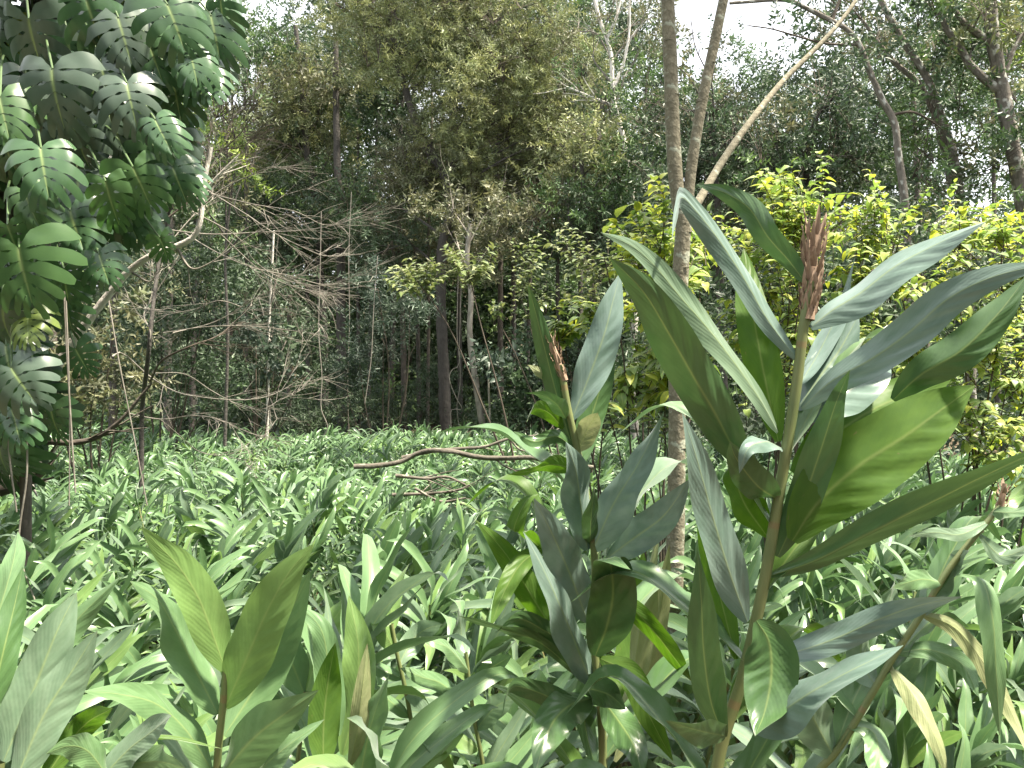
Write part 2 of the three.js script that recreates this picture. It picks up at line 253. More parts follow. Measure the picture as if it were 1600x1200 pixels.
forestTree({ name: 'olive_tree', label: 'loose olive green tree left of the feathery central crown', d: 23, trunk: [[505, 690], [506, 560], [500, 430], [496, 330], [480, 240], [470, 120], [462, 40]], r0: 0.16, tone: 'olive', dens: 1.1, tangle: 0.05,
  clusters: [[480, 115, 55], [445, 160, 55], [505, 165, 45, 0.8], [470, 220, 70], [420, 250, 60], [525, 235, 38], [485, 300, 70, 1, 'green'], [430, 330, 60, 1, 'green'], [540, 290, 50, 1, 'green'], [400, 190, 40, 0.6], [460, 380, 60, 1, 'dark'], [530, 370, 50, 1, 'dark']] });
forestTree({ name: 'sprouting_tree', label: 'thin tree with bright yellow green sprays beside the monstera', d: 14, trunk: [[352, 670], [356, 520], [352, 400], [360, 300], [352, 220], [345, 140]], r0: 0.035, bark: 'dark', tone: 'bright', dens: 0.8, depth: 0.7, tangle: 0.14,
  clusters: [[340, 190, 32, 1.2], [375, 240, 28, 1.2], [318, 215, 28], [390, 275, 24], [300, 240, 26, 0.8], [395, 170, 24, 0.6, 'olive'], [330, 300, 40, 0.8, 'bronze'], [285, 300, 36, 0.8, 'bronze'], [375, 330, 34, 0.6, 'bronze']] });
forestTree({ name: 'pale_trunk_tree', label: 'slim white-barked tree with forked bare top behind the slender trunk', d: 18, trunk: [[988, 300], [981, 260], [974, 215], [961, 170], [957, 130], [955, 90], [948, 60], [938, 35], [925, -20]], r0: 0.11, r1: 0.04, bark: 'pale', tone: 'bronze', dens: 0.35, depth: 0.6,
  clusters: [[960, 20, 42, 0.7], [1000, 60, 44, 0.7], [930, 90, 40, 0.8, 'green'], [905, 60, 36, 0.7], [1020, 20, 40, 0.6], [985, 130, 36, 0.6, 'green'], [880, 140, 30, 0.5, 'green']] });
for (const pp of [[[[957, 165], [920, 150], [885, 135]]], [[[948, 60], [962, 30], [975, -20]]], [[[958, 140], [975, 95], [984, 40], [983, -10]]]]) { const t = scene.children.at(-1), q = pp[0].map(([x, y]) => at(x, y, 18)); part('branch', twiggy(q, 0.045, 0.015, { twigs: 6, len: 0.8, org: t.position, rad: 6 }), BM.pale, t); }
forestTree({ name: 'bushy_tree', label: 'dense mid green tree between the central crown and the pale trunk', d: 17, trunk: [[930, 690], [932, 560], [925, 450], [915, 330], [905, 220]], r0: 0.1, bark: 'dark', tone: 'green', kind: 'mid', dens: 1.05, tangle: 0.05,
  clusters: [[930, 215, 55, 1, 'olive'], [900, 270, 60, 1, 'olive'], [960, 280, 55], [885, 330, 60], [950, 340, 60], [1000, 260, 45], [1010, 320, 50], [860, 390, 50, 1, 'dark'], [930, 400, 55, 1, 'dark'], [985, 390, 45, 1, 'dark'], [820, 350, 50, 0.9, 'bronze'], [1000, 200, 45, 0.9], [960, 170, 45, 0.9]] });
forestTree({ name: 'dark_tree', label: 'dark leafed tree filling the gap behind the forked slender trunk', d: 16, trunk: [[1130, 600], [1125, 420], [1120, 300], [1115, 200]], r0: 0.12, tone: 'dark', kind: 'mid', dens: 1.1, tangle: 0.06,
  clusters: [[1110, 190, 50], [1065, 240, 55], [1165, 200, 45], [1150, 235, 60], [1100, 280, 55], [1200, 270, 60], [1030, 300, 50], [1060, 170, 30, 0.5, 'bronze'], [1110, 140, 26, 0.35, 'bronze'], [1080, 70, 34, 0.3, 'bronze'], [1030, 90, 32, 0.35, 'bronze'], [1150, 330, 60], [1060, 360, 60]] });
forestTree({ name: 'spreading_tree', label: 'dark green spreading tree right of the bright sky gap', d: 15, trunk: [[1270, 500], [1265, 380], [1260, 280], [1262, 210]], r0: 0.12, tone: 'dark', kind: 'mid', dens: 1.1, tangle: 0.06,
  clusters: [[1225, 205, 45, 1, 'bronze'], [1290, 165, 60], [1250, 240, 60], [1320, 220, 60], [1215, 260, 50, 1, 'green'], [1290, 290, 60], [1360, 270, 60, 1, 'green'], [1340, 140, 45, 0.7]] });
forestTree({ name: 'lichen_tree', label: 'thick lichen-spotted trunk with forking limbs at the right edge', d: 13, trunk: [[1608, 420], [1598, 310], [1582, 230], [1570, 165], [1560, 110], [1550, 50], [1545, -60]], r0: 0.16, r1: 0.1, bark: 'lichen', tone: 'olive', kind: 'mid', dens: 0.75, branches: false, tangle: 0.05,
  clusters: [[1540, 30, 55], [1590, 60, 50, 1, 'bright'], [1490, 50, 55, 1, 'green'], [1600, -10, 60], [1500, -30, 70, 1, 'green'], [1580, 150, 40, 0.7], [1510, 150, 45, 0.7, 'green'], [1620, 220, 50, 1, 'green'], [1540, 230, 50, 0.6, 'bronze']] });
{ const t = scene.children.at(-1), o = t.position;
  for (const [p, r] of [[[[1562, 142], [1540, 125], [1515, 100], [1495, 65], [1478, 45], [1466, 5], [1462, -40]], 0.075], [[[1545, 65], [1518, 45], [1500, 30], [1487, 5], [1475, -30]], 0.07], [[[1568, 140], [1572, 110], [1585, 75], [1597, 55], [1615, 40]], 0.055], [[[1592, 55], [1578, 42], [1574, 15], [1585, -10]], 0.03]])
    part('branch', twiggy(p.map(([x, y]) => at(x, y, 13)), r, r * 0.45, { twigs: 6, len: 0.7, org: o, rad: 8 }), BM.lichen, t); }
forestTree({ name: 'gnarled_tree', label: 'crooked dark-limbed tree arching left over the bright sky gap', d: 12.5, trunk: [[1418, 420], [1412, 300], [1404, 245], [1397, 190], [1378, 155], [1358, 110], [1340, 65], [1322, 45], [1290, 28], [1255, 10], [1230, 0], [1180, 2], [1140, 5]], r0: 0.11, r1: 0.025, bark: 'lichen', tone: 'dark', kind: 'mid', dens: 0.45, branches: false, tangle: 0.15,
  clusters: [[1330, 20, 50], [1280, 55, 36, 0.6], [1360, 60, 45], [1240, 30, 32, 0.4], [1300, 100, 36, 0.5], [1210, 60, 26, 0.3]] });
{ const t = scene.children.at(-1), o = t.position;
  for (const [p, r] of [[[[1390, 180], [1425, 175], [1448, 185], [1470, 200]], 0.03], [[[1340, 70], [1290, 68], [1240, 55], [1205, 45], [1170, 40]], 0.022], [[[1300, 35], [1310, 5], [1330, -30]], 0.035]]) part('branch', twiggy(p.map(([x, y]) => at(x, y, 12.5)), r, r * 0.4, { twigs: 8, len: 0.6, org: o }), BM.darktwig, t); }
forestTree({ name: 'twin_trunk_tree', label: 'pair of leaning grey trunks crossing, left of the lichen-spotted trunk', d: 13.5, trunk: [[1512, 430], [1500, 300], [1488, 235], [1470, 180], [1452, 130], [1435, 100], [1415, 70], [1395, 35], [1378, 5], [1368, -30]], r0: 0.1, r1: 0.05, bark: 'lichen', tone: 'green', kind: 'mid', dens: 0.7, branches: false, tangle: 0.08,
  clusters: [[1440, 30, 55, 0.9, 'dark'], [1400, 100, 50, 0.7, 'dark'], [1460, 110, 55, 0.9], [1430, 200, 55, 0.9], [1480, 170, 50, 0.9], [1380, 200, 40, 0.8], [1420, 270, 50], [1480, 260, 50], [1540, 290, 50, 0.8], [1350, 200, 45, 0.7, 'dark']] });
{ const t = scene.children.at(-1); part('trunk', tube([[1490, 300], [1475, 225], [1455, 165], [1430, 125], [1400, 100], [1375, 70], [1350, 35], [1335, 20]].map(([x, y]) => at(x, y, 13.7)), 0.085, 0.025, { org: t.position, lump: 0.2, seg: 40 }), BM.lichen, t); }
forestTree({ name: 'slim_pale_trunk_tree', label: 'very thin pale upright trunk left of centre in the dark forest', d: 16, trunk: [[417, 690], [419, 600], [420, 520], [424, 440], [428, 360]], r0: 0.04, r1: 0.02, bark: 'pale', kind: 'broad', tone: 'dark', dens: 0.7, clusters: [[420, 500, 30, 0.6, 'blue'], [450, 560, 32, 0.6], [430, 440, 40]] });
forestTree({ name: 'leaning_trunk_tree', label: 'pale brown leaning trunk standing right of the dark central trunk', d: 17, trunk: [[758, 690], [750, 640], [740, 575], [734, 520], [736, 460], [730, 400], [735, 350]], r0: 0.09, r1: 0.05, bark: 'twig', kind: 'mid', tone: 'bronze', dens: 0.7, clusters: [[720, 390, 45, 0.8], [770, 400, 50], [700, 330, 50], [790, 340, 50]] });
forestTree({ name: 'sapling', label: 'thin straight sapling with one tuft of leaves beside the leaning trunk', d: 16.5, trunk: [[766, 690], [765, 640], [763, 590], [764, 572]], r0: 0.03, r1: 0.018, bark: 'twig', kind: 'broad', tone: 'blue', dens: 1, branches: false, clusters: [[764, 570, 18, 2.5]] });

seed = 202;
// --- dark understorey bushes at the forest edge
const UND = 'dark bushes under the forest edge';
function bush(list, tone, kind, d, label, dens = 1, name = 'understorey_bush', group) {
  const c0 = at(list[0][0], 690, d), base = V(c0.x, groundY(c0.x, c0.z), c0.z), t = thing(name, label, 'bush', base, group);
  const cls = list.map(([x, y, r, w = 1]) => { const q = d + gauss() * 0.6, r0 = r / F * q; return { c: at(x, y, q), r: [r0 * 1.2, r0 * 0.85, r0 * 1.2], n: Math.round(110 * dens * w * r0 * r0), tone }; });
  for (const c of cls) part('stem', twiggy([base.clone().add(V(gauss() * 0.1, 0, 0)), base.clone().lerp(c.c, 0.5).add(V(gauss() * 0.3, 0.3, gauss() * 0.3)), c.c], 0.025, 0.008, { twigs: 4, len: 0.6, org: base, rad: 5, seg: 8 }), BM.darktwig, t);
  crown(t, cls, kind, 'foliage'); return t;
}
bush([[600, 500, 45], [560, 550, 45], [640, 485, 40], [590, 450, 40], [540, 600, 40]], 'blue', 'fine', 17, 'blue grey feathery bush in front of the dark trunks, left of centre', 1.1);
bush([[250, 430, 60], [330, 420, 60], [300, 500, 60], [230, 520, 50], [280, 590, 50], [350, 600, 40]], 'dark', 'mid', 15, 'dark green bush behind the pale leaning limb', 1);
bush([[400, 470, 55], [380, 550, 55], [455, 520, 55], [470, 600, 50], [400, 620, 45], [330, 630, 45]], 'dark', 'mid', 17.5, 'dark green bush behind the bare twigs', 1);
bush([[400, 520, 30], [430, 570, 30], [370, 505, 28]], 'blue', 'broad', 15.5, 'large pale leaf tufts among the bare twigs', 0.7);
bush([[830, 600, 55], [880, 640, 50], [800, 655, 40], [900, 570, 50], [850, 540, 45], [960, 620, 50]], 'dark', 'broad', 17, 'dark broad-leafed bush behind the middle ginger stalk', 1);
bush([[660, 640, 40], [720, 655, 40], [610, 640, 40], [690, 600, 40]], 'dark', 'fine', 21, 'dark low bush at the foot of the central trunk', 1);
bush([[540, 640, 40], [500, 650, 40], [470, 655, 36]], 'dark', 'fine', 19, 'dark low bush behind the far edge of the ginger field', 1);
bush([[1000, 560, 60], [1040, 480, 60], [1010, 640, 50], [1100, 560, 60]], 'dark', 'mid', 12, 'dark bush behind the slender trunk', 1);
bush([[1250, 400, 70], [1340, 420, 70], [1430, 390, 70], [1530, 400, 70], [1580, 480, 70], [1480, 520, 70], [1380, 520, 70], [1250, 520, 70], [1180, 470, 60]], 'dark', 'mid', 10, 'dark green thicket behind the yellow green shrub', 1.1);
bush([[150, 560, 50], [190, 600, 50], [100, 620, 50], [180, 500, 40], [60, 560, 60]], 'bronze', 'mid', 12, 'brown green thicket behind the hanging roots', 0.9);

// --- the wood behind: trunks one can tell apart, with their crowns
const WOOD = 'thin trunks in the shaded wood behind the clearing';
const woodX = [[535, 22, 0.16], [575, 26, 0.07], [632, 24, 0.10], [655, 27, 0.08], [668, 24, 0.06], [783, 25, 0.11], [800, 27, 0.1], [822, 23, 0.07], [872, 22, 0.08], [905, 26, 0.1], [960, 24, 0.09], [1010, 21, 0.1], [1075, 23, 0.09], [1180, 24, 0.1], [1310, 22, 0.1], [1450, 20, 0.12], [300, 20, 0.09], [262, 18, 0.1], [340, 24, 0.08], [385, 22, 0.07], [452, 26, 0.1], [482, 24, 0.08], [175, 19, 0.1], [90, 21, 0.1], [-60, 24, 0.12], [1640, 22, 0.12], [1560, 26, 0.1], [720, 28, 0.1], [610, 30, 0.12], [850, 30, 0.1], [560, 31, 0.09], [760, 33, 0.1], [930, 32, 0.1], [430, 32, 0.1], [640, 36, 0.1], [700, 38, 0.1], [810, 37, 0.1], [880, 36, 0.1], [500, 37, 0.1], [360, 34, 0.1], [1120, 32, 0.1], [1260, 30, 0.1], [1390, 31, 0.1]];
for (const [x, d, r] of woodX) {
  const lean = gauss() * 40, top = x > 950 && x < 1330 ? 240 : R(60, 160), t = [[x, 690], [x + lean * 0.2, 520], [x + lean * 0.5 + gauss() * 6, 380], [x + lean * 0.8, 230], [x + lean, top]], cl = [];
  const gapL = x + lean > 350 && x + lean < 480, gapR = x + lean > 1020 && x + lean < 1270, yTop = gapL ? 60 : gapR ? 120 : -20;
  for (let k = 0; k < 7; k++) cl.push([x + lean * 0.8 + gauss() * 75, R(yTop, 430), R(38, 62), R(0.6, 1.1), pick(['dark', 'dark', 'green', 'bronze'])]);
  forestTree({ name: 'wood_tree', label: 'thin dark trunk standing in the shaded wood behind the clearing', group: WOOD, d, trunk: t, r0: r, r1: r * 0.5, bark: pick(['dark', 'dark', 'brown']), clusters: cl, kind: 'mid', dens: 0.5, sc: 1.35, branches: d < 24 });
}
seed = 303;
{ // trees that close the clearing behind and beside the viewpoint
  for (const [x, z] of [[-11, 2.5], [-9, 7.5], [-4.5, 9.5], [0.5, 9], [5, 9.5], [9.5, 7], [11.5, 2], [12, -4.5], [-11.5, -3], [-11, -8.5]]) {
    const b = V(x, groundY(x, z) - 0.1, z), t = thing('clearing_tree', 'tall dense tree closing the clearing behind the viewpoint', 'tree', b, 'trees around the near side of the clearing'), H = R(5, 6.5);
    part('trunk', tube([b, V(x + gauss() * 0.3, H * 0.35, z), V(x + gauss() * 0.6, H * 0.7, z), V(x + gauss(), H, z)], 0.2, 0.06, { org: b, lump: 0.2 }), BM.brown, t);
    const cl = []; for (let k = 0; k < 8; k++) { const r = R(1.9, 2.6), c = V(x + gauss() * 1.6, 1.6 + (H - 2) * k / 7, z + gauss() * 1.3); cl.push({ c, r: [r, r * 0.8, r], n: 170, tone: pick(['green', 'dark']) }); part('branch', tube([V(x, c.y * 0.7, z), b.clone().lerp(c, 0.6).setY(c.y - 0.3), c], 0.06, 0.015, { org: b, rad: 6 }), BM.brown, t); }
    crown(t, cl, 'broad', 'crown', 2.3);
  }
}
{ // far wood that reads as one mass, low shrub layer and high canopy further back
  const t = thing('far_wood', 'dark leafy mass of the wood far behind the trunks', 'woodland', V(0, 0, -42)); t.userData.kind = 'stuff';
  const cl = [];
  for (let k = 0; k < 620; k++) { const d = R(30, 56), px = R(-300, 1900), py = k < 260 ? R(360, 620) : R(10, 690); if (px > 1135 && px < 1235 && py > 10 && py < 135) continue; const thin = (px > 330 && px < 500 || px > 860 && px < 1300) && py < 230 ? 0.4 : 1; const c = at(px, py, d), r = R(1.3, 2.6); if (c.y < groundY(c.x, c.z) - 0.5) c.y = groundY(c.x, c.z) + 0.5; cl.push({ c, r: [r * 1.2, r, r * 1.2], n: Math.round(26 * r * r * (py > 400 ? 1.1 : 0.8) * thin), tone: pick(['dark', 'dark', 'green']) }); }
  for (let k = 0; k < 110; k++) { const x = R(-22, 22), z = -R(19.5, 34), r = R(0.5, 1.1); cl.push({ c: V(x, groundY(x, z) + r * 0.6, z), r: [r * 1.4, r * 0.8, r * 1.4], n: Math.round(70 * r * r), tone: pick(['dark', 'dark', 'blue', 'green']) }); }
  crown(t, cl, 'broad', 'foliage', 1.5);
}
// ---------------------------------------------------------------- leafy shrubs with leaves one can pick out
function ovateLeaf(len, hw, droop, fold, prof = ovateProfile, n = 6, m = 1) { return blade([V(0, 0, 0), V(0, len * 0.35, len * 0.04), V(0, len * 0.7, -droop * len * 0.25), V(0, len, -droop * len * 0.7)], V(1, 0, 0), hw, { n, m, fold, wave: 0.12, waves: 1.5, prof }); }
const shrubLeaves = [ovateLeaf(0.1, 0.026, 0.3, 0.3), ovateLeaf(0.1, 0.03, 0.6, 0.2), ovateLeaf(0.1, 0.024, 0.15, 0.45), ovateLeaf(0.1, 0.028, 0.9, 0.25)];
function flatTex(a, b, z) { return tex(64, 64, (u, v) => { const m = Math.abs(u - 0.5), rib = m < 0.04 ? 0.5 : 0; return mixc(mixc(a, b, 0.5 + fbm(u * 4, v * 4, z, 3)), [0.4, 0.42, 0.12], rib); }); }
const SM = [leafMat({ map: flatTex([0.24, 0.33, 0.05], [0.35, 0.43, 0.07], 1), transmission: 0.5, clearcoat: 0.6, clearcoatRoughness: 0.4 }), leafMat({ map: flatTex([0.17, 0.28, 0.045], [0.25, 0.36, 0.065], 2), transmission: 0.5, clearcoat: 0.6, clearcoatRoughness: 0.4 }), leafMat({ map: flatTex([0.11, 0.20, 0.035], [0.17, 0.27, 0.05], 3), transmission: 0.45, clearcoat: 0.7, clearcoatRoughness: 0.35 }), leafMat({ map: flatTex([0.32, 0.38, 0.03], [0.45, 0.48, 0.05], 4), transmission: 0.5, clearcoat: 0.5, clearcoatRoughness: 0.4 })];
const PM = [leafMat({ map: flatTex([0.16, 0.2, 0.06], [0.24, 0.27, 0.1], 5), clearcoatRoughness: 0.28 }), leafMat({ map: flatTex([0.09, 0.14, 0.035], [0.14, 0.19, 0.05], 6), clearcoatRoughness: 0.28 })];
function placeLeaf(p, dir, up, s) { // matrix: +y along dir, +z towards up
  const y = dir.clone().normalize(), x = y.clone().cross(up).normalize(), z = x.clone().cross(y); M4.makeBasis(x, y, z); Q.setFromRotationMatrix(M4); return new THREE.Matrix4().compose(p, Q, V(s, s, s));
}
function leafyShrub(o) {
  const { name, label, base, poly, d0, d1, targets, mats, picked = 70, leafSize = [0.7, 1.25], perTwig = 13, twigLen = 0.55, stems = 6, bark = BM.darktwig, category = 'shrub', group, drop = 0.25, stemR = 0.012 } = o;
  const t = thing(name, label, category, base, group), all = [], twigs = [], mains = [];
  for (let k = 0; k < stems; k++) { const [x, y] = polyPoint(poly), e = at(x, y, R(d0, d1)); mains.push([e, twigs.length]); const a = base.clone().add(V(gauss() * 0.12, 0, gauss() * 0.12)); const pts = [a, a.clone().lerp(e, 0.4).add(V(gauss() * 0.15, 0.35, gauss() * 0.15)), a.clone().lerp(e, 0.75).add(V(gauss() * 0.1, 0.3, gauss() * 0.1)), e]; part('stem', tube(pts, stemR, stemR * 0.3, { rad: 6, org: base, seg: 16 }), bark, t); mains[k].push(new THREE.CatmullRomCurve3(pts)); }
  for (let k = 0; k < targets; k++) {
    const [x, y0] = polyPoint(poly), y = y0 - (k % 4 === 0 ? R(0, o.stray ?? 0) : 0), e = at(x, y, R(d0, d1));
    let from = null, bd = 1e9; for (const m of mains) for (const tt of [0.4, 0.6, 0.8, 0.95]) { const q = m[2].getPoint(tt), dd = q.distanceTo(e); if (dd < bd) { bd = dd; from = q; } }
    const dir = e.clone().sub(from).normalize().add(V(gauss() * 0.5, 0.5 + gauss() * 0.3, gauss() * 0.5)).normalize(), L = Math.min(twigLen * R(0.7, 1.3), bd + 0.1), s = e.clone().addScaledVector(dir, -L);
    const pts = [s, s.clone().lerp(e, 0.5).add(V(gauss() * 0.05, 0.05, gauss() * 0.05)), e]; if (bd > L * 1.6 && k % 3 === 0) pts.unshift(from.clone());
    const cv = new THREE.CatmullRomCurve3([s, pts[pts.length - 2], e]); twigs.push(tube(pts, 0.004, 0.0018, { rad: 4, seg: 7, org: base, lump: 0 }));
    const az = R(0, 6.28);
    for (let j = 0; j < perTwig; j++) {
      const tt = 0.12 + 0.88 * (j + 0.5) / perTwig, p = cv.getPoint(tt), T = cv.getTangent(tt), a = az + j * Math.PI + gauss() * 0.5;
      const out = V(Math.cos(a), 0.1, Math.sin(a)), dl = T.clone().multiplyScalar(j === perTwig - 1 ? 1 : 0.55).add(out).add(V(0, -drop + gauss() * 0.3, 0));
      all.push({ m: placeLeaf(p.sub(base), dl, V(gauss() * 0.5, 1, gauss() * 0.5 + 0.25), R(...leafSize)), z: -e.z, g: Math.floor(rnd() * shrubLeaves.length), q: Math.floor(rnd() * mats.length) });
    }
  }
  part('twig', mergeGeometries(twigs), bark, t, 'stuff');
  all.sort((a, b) => a.z - b.z);
  all.slice(0, picked).forEach(l => { const m = part('leaf', shrubLeaves[l.g], mats[l.q], t); l.m.decompose(m.position, m.quaternion, m.scale); });
  const rest = all.slice(picked);
  for (let g = 0; g < shrubLeaves.length; g++) for (let q = 0; q < mats.length; q++) { const L = rest.filter(l => l.g === g && l.q === q); if (!L.length) continue; const im = shadows(new THREE.InstancedMesh(shrubLeaves[g], mats[q], L.length)); im.name = 'foliage'; im.userData.kind = 'stuff'; L.forEach((l, i) => im.setMatrixAt(i, l.m)); t.add(im); }
  return t;
}
seed = 404;
const gnd = (px, d) => { const p = at(px, 700, d); p.y = groundY(p.x, p.z) - 0.05; return p; };
leafyShrub({ name: 'yellow_green_shrub', label: 'bright yellow green shrub filling the right edge behind the big ginger', base: gnd(1500, 5.6), poly: [[1350, 340], [1385, 262], [1400, 320], [1450, 330], [1490, 262], [1520, 310], [1570, 340], [1650, 290], [1680, 760], [1540, 720], [1440, 660], [1330, 560], [1320, 420]], d0: 4.6, d1: 6.2, targets: 250, mats: SM, stems: 9, leafSize: [0.5, 1.05], stray: 55 });
leafyShrub({ name: 'yellow_green_shrub', label: 'bright yellow green shrub behind the brown flower spike', base: gnd(1230, 5.4), poly: [[1090, 360], [1150, 310], [1190, 235], [1215, 240], [1240, 300], [1275, 262], [1310, 310], [1360, 280], [1390, 320], [1400, 480], [1330, 600], [1200, 620], [1100, 560]], d0: 4.7, d1: 6, targets: 205, mats: SM, stems: 8, leafSize: [0.5, 1.05], stray: 55 });
leafyShrub({ name: 'yellow_green_shrub', label: 'thin yellow green shrub on both sides of the slender trunk', base: gnd(1030, 5), poly: [[925, 390], [975, 310], [1025, 255], [1050, 330], [1110, 340], [1110, 600], [1040, 660], [960, 650], [930, 600], [1000, 520], [970, 450]], d0: 4.4, d1: 5.6, targets: 120, mats: SM, stems: 7 });
leafyShrub({ name: 'yellow_green_shrub', label: 'sparse yellow green sprig reaching left of the slender trunk', base: gnd(960, 5.6), poly: [[850, 470], [900, 460], [960, 480], [930, 530], [860, 520]], d0: 5.2, d1: 5.7, targets: 16, mats: SM, stems: 3, picked: 40 });
leafyShrub({ name: 'pale_leafed_shrub', label: 'small tree with pale shiny leaves spreading over the central trunks', category: 'shrub', base: gnd(830, 13), poly: [[590, 420], [650, 400], [720, 375], [775, 385], [770, 420], [700, 440], [620, 460]], d0: 12.4, d1: 13.4, targets: 40, mats: PM, stems: 2, leafSize: [1.2, 1.9], picked: 60, twigLen: 0.6, bark: BM.darktwig, stemR: 0.025 });
leafyShrub({ name: 'pale_leafed_shrub', label: 'twiggy shrub with pale narrow leaves left of the slender trunk', base: gnd(905, 11), poly: [[780, 350], [860, 330], [960, 350], [985, 420], [940, 460], [840, 480], [760, 490], [790, 420]], d0: 10.4, d1: 11.6, targets: 62, mats: PM, stems: 4, leafSize: [0.9, 1.5], perTwig: 9, picked: 60, twigLen: 0.7, bark: BM.darktwig, stemR: 0.02 });

// ---------------------------------------------------------------- slender three-stemmed tree
{
  const base = gnd(1045, 4.1), t = thing('slender_tree', 'slender smooth grey tree forking into three stems, behind the big ginger', 'tree', base);
  const D = 4.1, P = a => a.map(([x, y, d]) => at(x, y, d ?? D));
  part('trunk', tube([base, ...P([[1048, 1100], [1052, 950], [1056, 800], [1058, 650], [1058, 520], [1063, 430], [1068, 350]])], 0.054, 0.042, { rad: 14, org: base, seg: 50, lump: 0.07 }), BM.slender, t);
  part('stem', tube(P([[1070, 365], [1058, 300], [1052, 220], [1048, 120], [1045, 40], [1040, -60], [1036, -200], [1020, -420]]), 0.04, 0.032, { rad: 14, org: base, seg: 50, lump: 0.05 }), BM.slender, t);
  part('stem', tube(P([[1072, 350], [1078, 280], [1088, 210], [1105, 120], [1122, 40], [1136, -30], [1160, -200], [1190, -420]]), 0.03, 0.021, { rad: 12, org: base, seg: 50, lump: 0.05 }), BM.slender, t);
  part('stem', twiggy(P([[1074, 345], [1100, 300, 4.25], [1130, 250, 4.4], [1180, 180, 4.6], [1225, 125, 4.8], [1255, 95, 4.9], [1290, 60, 5], [1320, 25, 5.1], [1345, -10, 5.2], [1400, -80, 5.4]]), 0.024, 0.01, { twigs: 7, len: 0.35, org: base, rad: 10, seg: 50, start: 0.6 }), BM.slender, t);
  // its own crown, above the frame
  const cc = []; for (const [x, y, z, r] of [[1.3, 6.3, -4.2, 0.6], [1.9, 6.6, -4.4, 0.7], [2.9, 6.6, -2.1, 0.6], [3.3, 6.4, -2.6, 0.55]]) { cc.push({ c: V(x, y, z), r: [r, r * 0.7, r], n: Math.round(210 * r * r), tone: 'green' }); part('branch', tube([at(1190, -420, D), V(x * 0.6 + 0.5, y - 0.5, z * 0.6 - 1.6), V(x, y, z)], 0.02, 0.006, { org: base, rad: 6 }), BM.slender, t); }
  crown(t, cc, 'mid', 'crown');
  for (const [x, y, d] of [[1046, 66], [1050, 150], [1053, 230], [1069, 420], [1055, 560], [1060, 700], [1050, 880], [1096, 160], [1112, 100]]) { const p = at(x, y, D), g = new THREE.TorusGeometry(x > 1080 ? 0.025 : 0.035 + (y > 300 ? 0.007 : 0), 0.0035, 5, 14, R(1.2, 2.6)); g.rotateZ(R(-1, 2)); g.rotateX(Math.PI / 2 + gauss() * 0.25); g.translate(p.x - base.x, p.y - base.y, p.z - base.z); part('leaf_scar', g, BM.slender, t); }
}

seed = 505;
// ---------------------------------------------------------------- bare-twigged tree and pale limb, left
{
  const base = gnd(228, 8), t = thing('bare_tree', 'leafless tree with long wiry twigs sweeping right, beside the monstera', 'tree', base), D = 8;
  const P = (a, d = D) => a.map(([x, y], i) => at(x, y, d + 0.25 * Math.sin(i * 1.3 + a[0][0])));
  part('trunk', tube([base, ...P([[222, 640], [228, 590], [234, 530], [240, 470], [250, 400], [262, 340], [280, 270]])], 0.032, 0.014, { rad: 8, org: base, seg: 34, lump: 0.15 }), BM.dark, t);
  const list = [[[[205, 345], [245, 356], [330, 366], [400, 363], [470, 360], [530, 350], [562, 338]], 0.016], [[[285, 362], [340, 395], [400, 420], [450, 430], [510, 445], [545, 435], [562, 422]], 0.013], [[[322, 296], [385, 335], [430, 365], [470, 385], [510, 400], [545, 396]], 0.012], [[[330, 303], [400, 320], [460, 330], [510, 352], [540, 345], [562, 340]], 0.011], [[[300, 330], [370, 370], [400, 410], [440, 435], [500, 448]], 0.012], [[[345, 366], [410, 425], [450, 445], [530, 460], [562, 462]], 0.01],
    [[[235, 595], [255, 562], [300, 540], [340, 525], [370, 500], [395, 470], [408, 448]], 0.022, 1], [[[175, 557], [192, 552], [230, 585], [270, 610], [310, 620], [380, 625], [430, 615], [470, 590], [487, 560], [483, 535]], 0.014], [[[238, 583], [290, 585], [330, 610], [380, 635], [415, 638], [440, 622]], 0.01], [[[255, 520], [330, 510], [400, 510], [440, 515], [470, 517], [497, 505]], 0.01], [[[270, 520], [330, 505], [370, 485], [400, 465], [450, 445]], 0.011], [[[195, 645], [250, 655], [300, 650], [340, 655], [400, 680], [420, 678]], 0.012], [[[250, 655], [280, 680], [310, 705], [360, 715], [400, 722]], 0.01], [[[250, 400], [290, 350], [340, 300], [400, 270], [450, 250]], 0.012], [[[262, 340], [300, 310], [330, 250], [370, 215], [395, 180]], 0.014, 1], [[[290, 245], [340, 235], [385, 225], [410, 200]], 0.012, 1], [[[230, 560], [235, 520], [225, 490], [245, 455], [250, 430]], 0.01], [[[380, 480], [340, 470], [300, 490], [270, 530]], 0.009]];
  for (const [p, r, dk] of list) part('branch', twiggy(P(p, D + gauss() * 0.5), r * 0.6, 0.0035, { twigs: 9, len: 0.6, spread: 0.75, depth: 2, org: base, rad: 6, seg: 28 }), dk ? BM.darktwig : BM.twig, t);
}
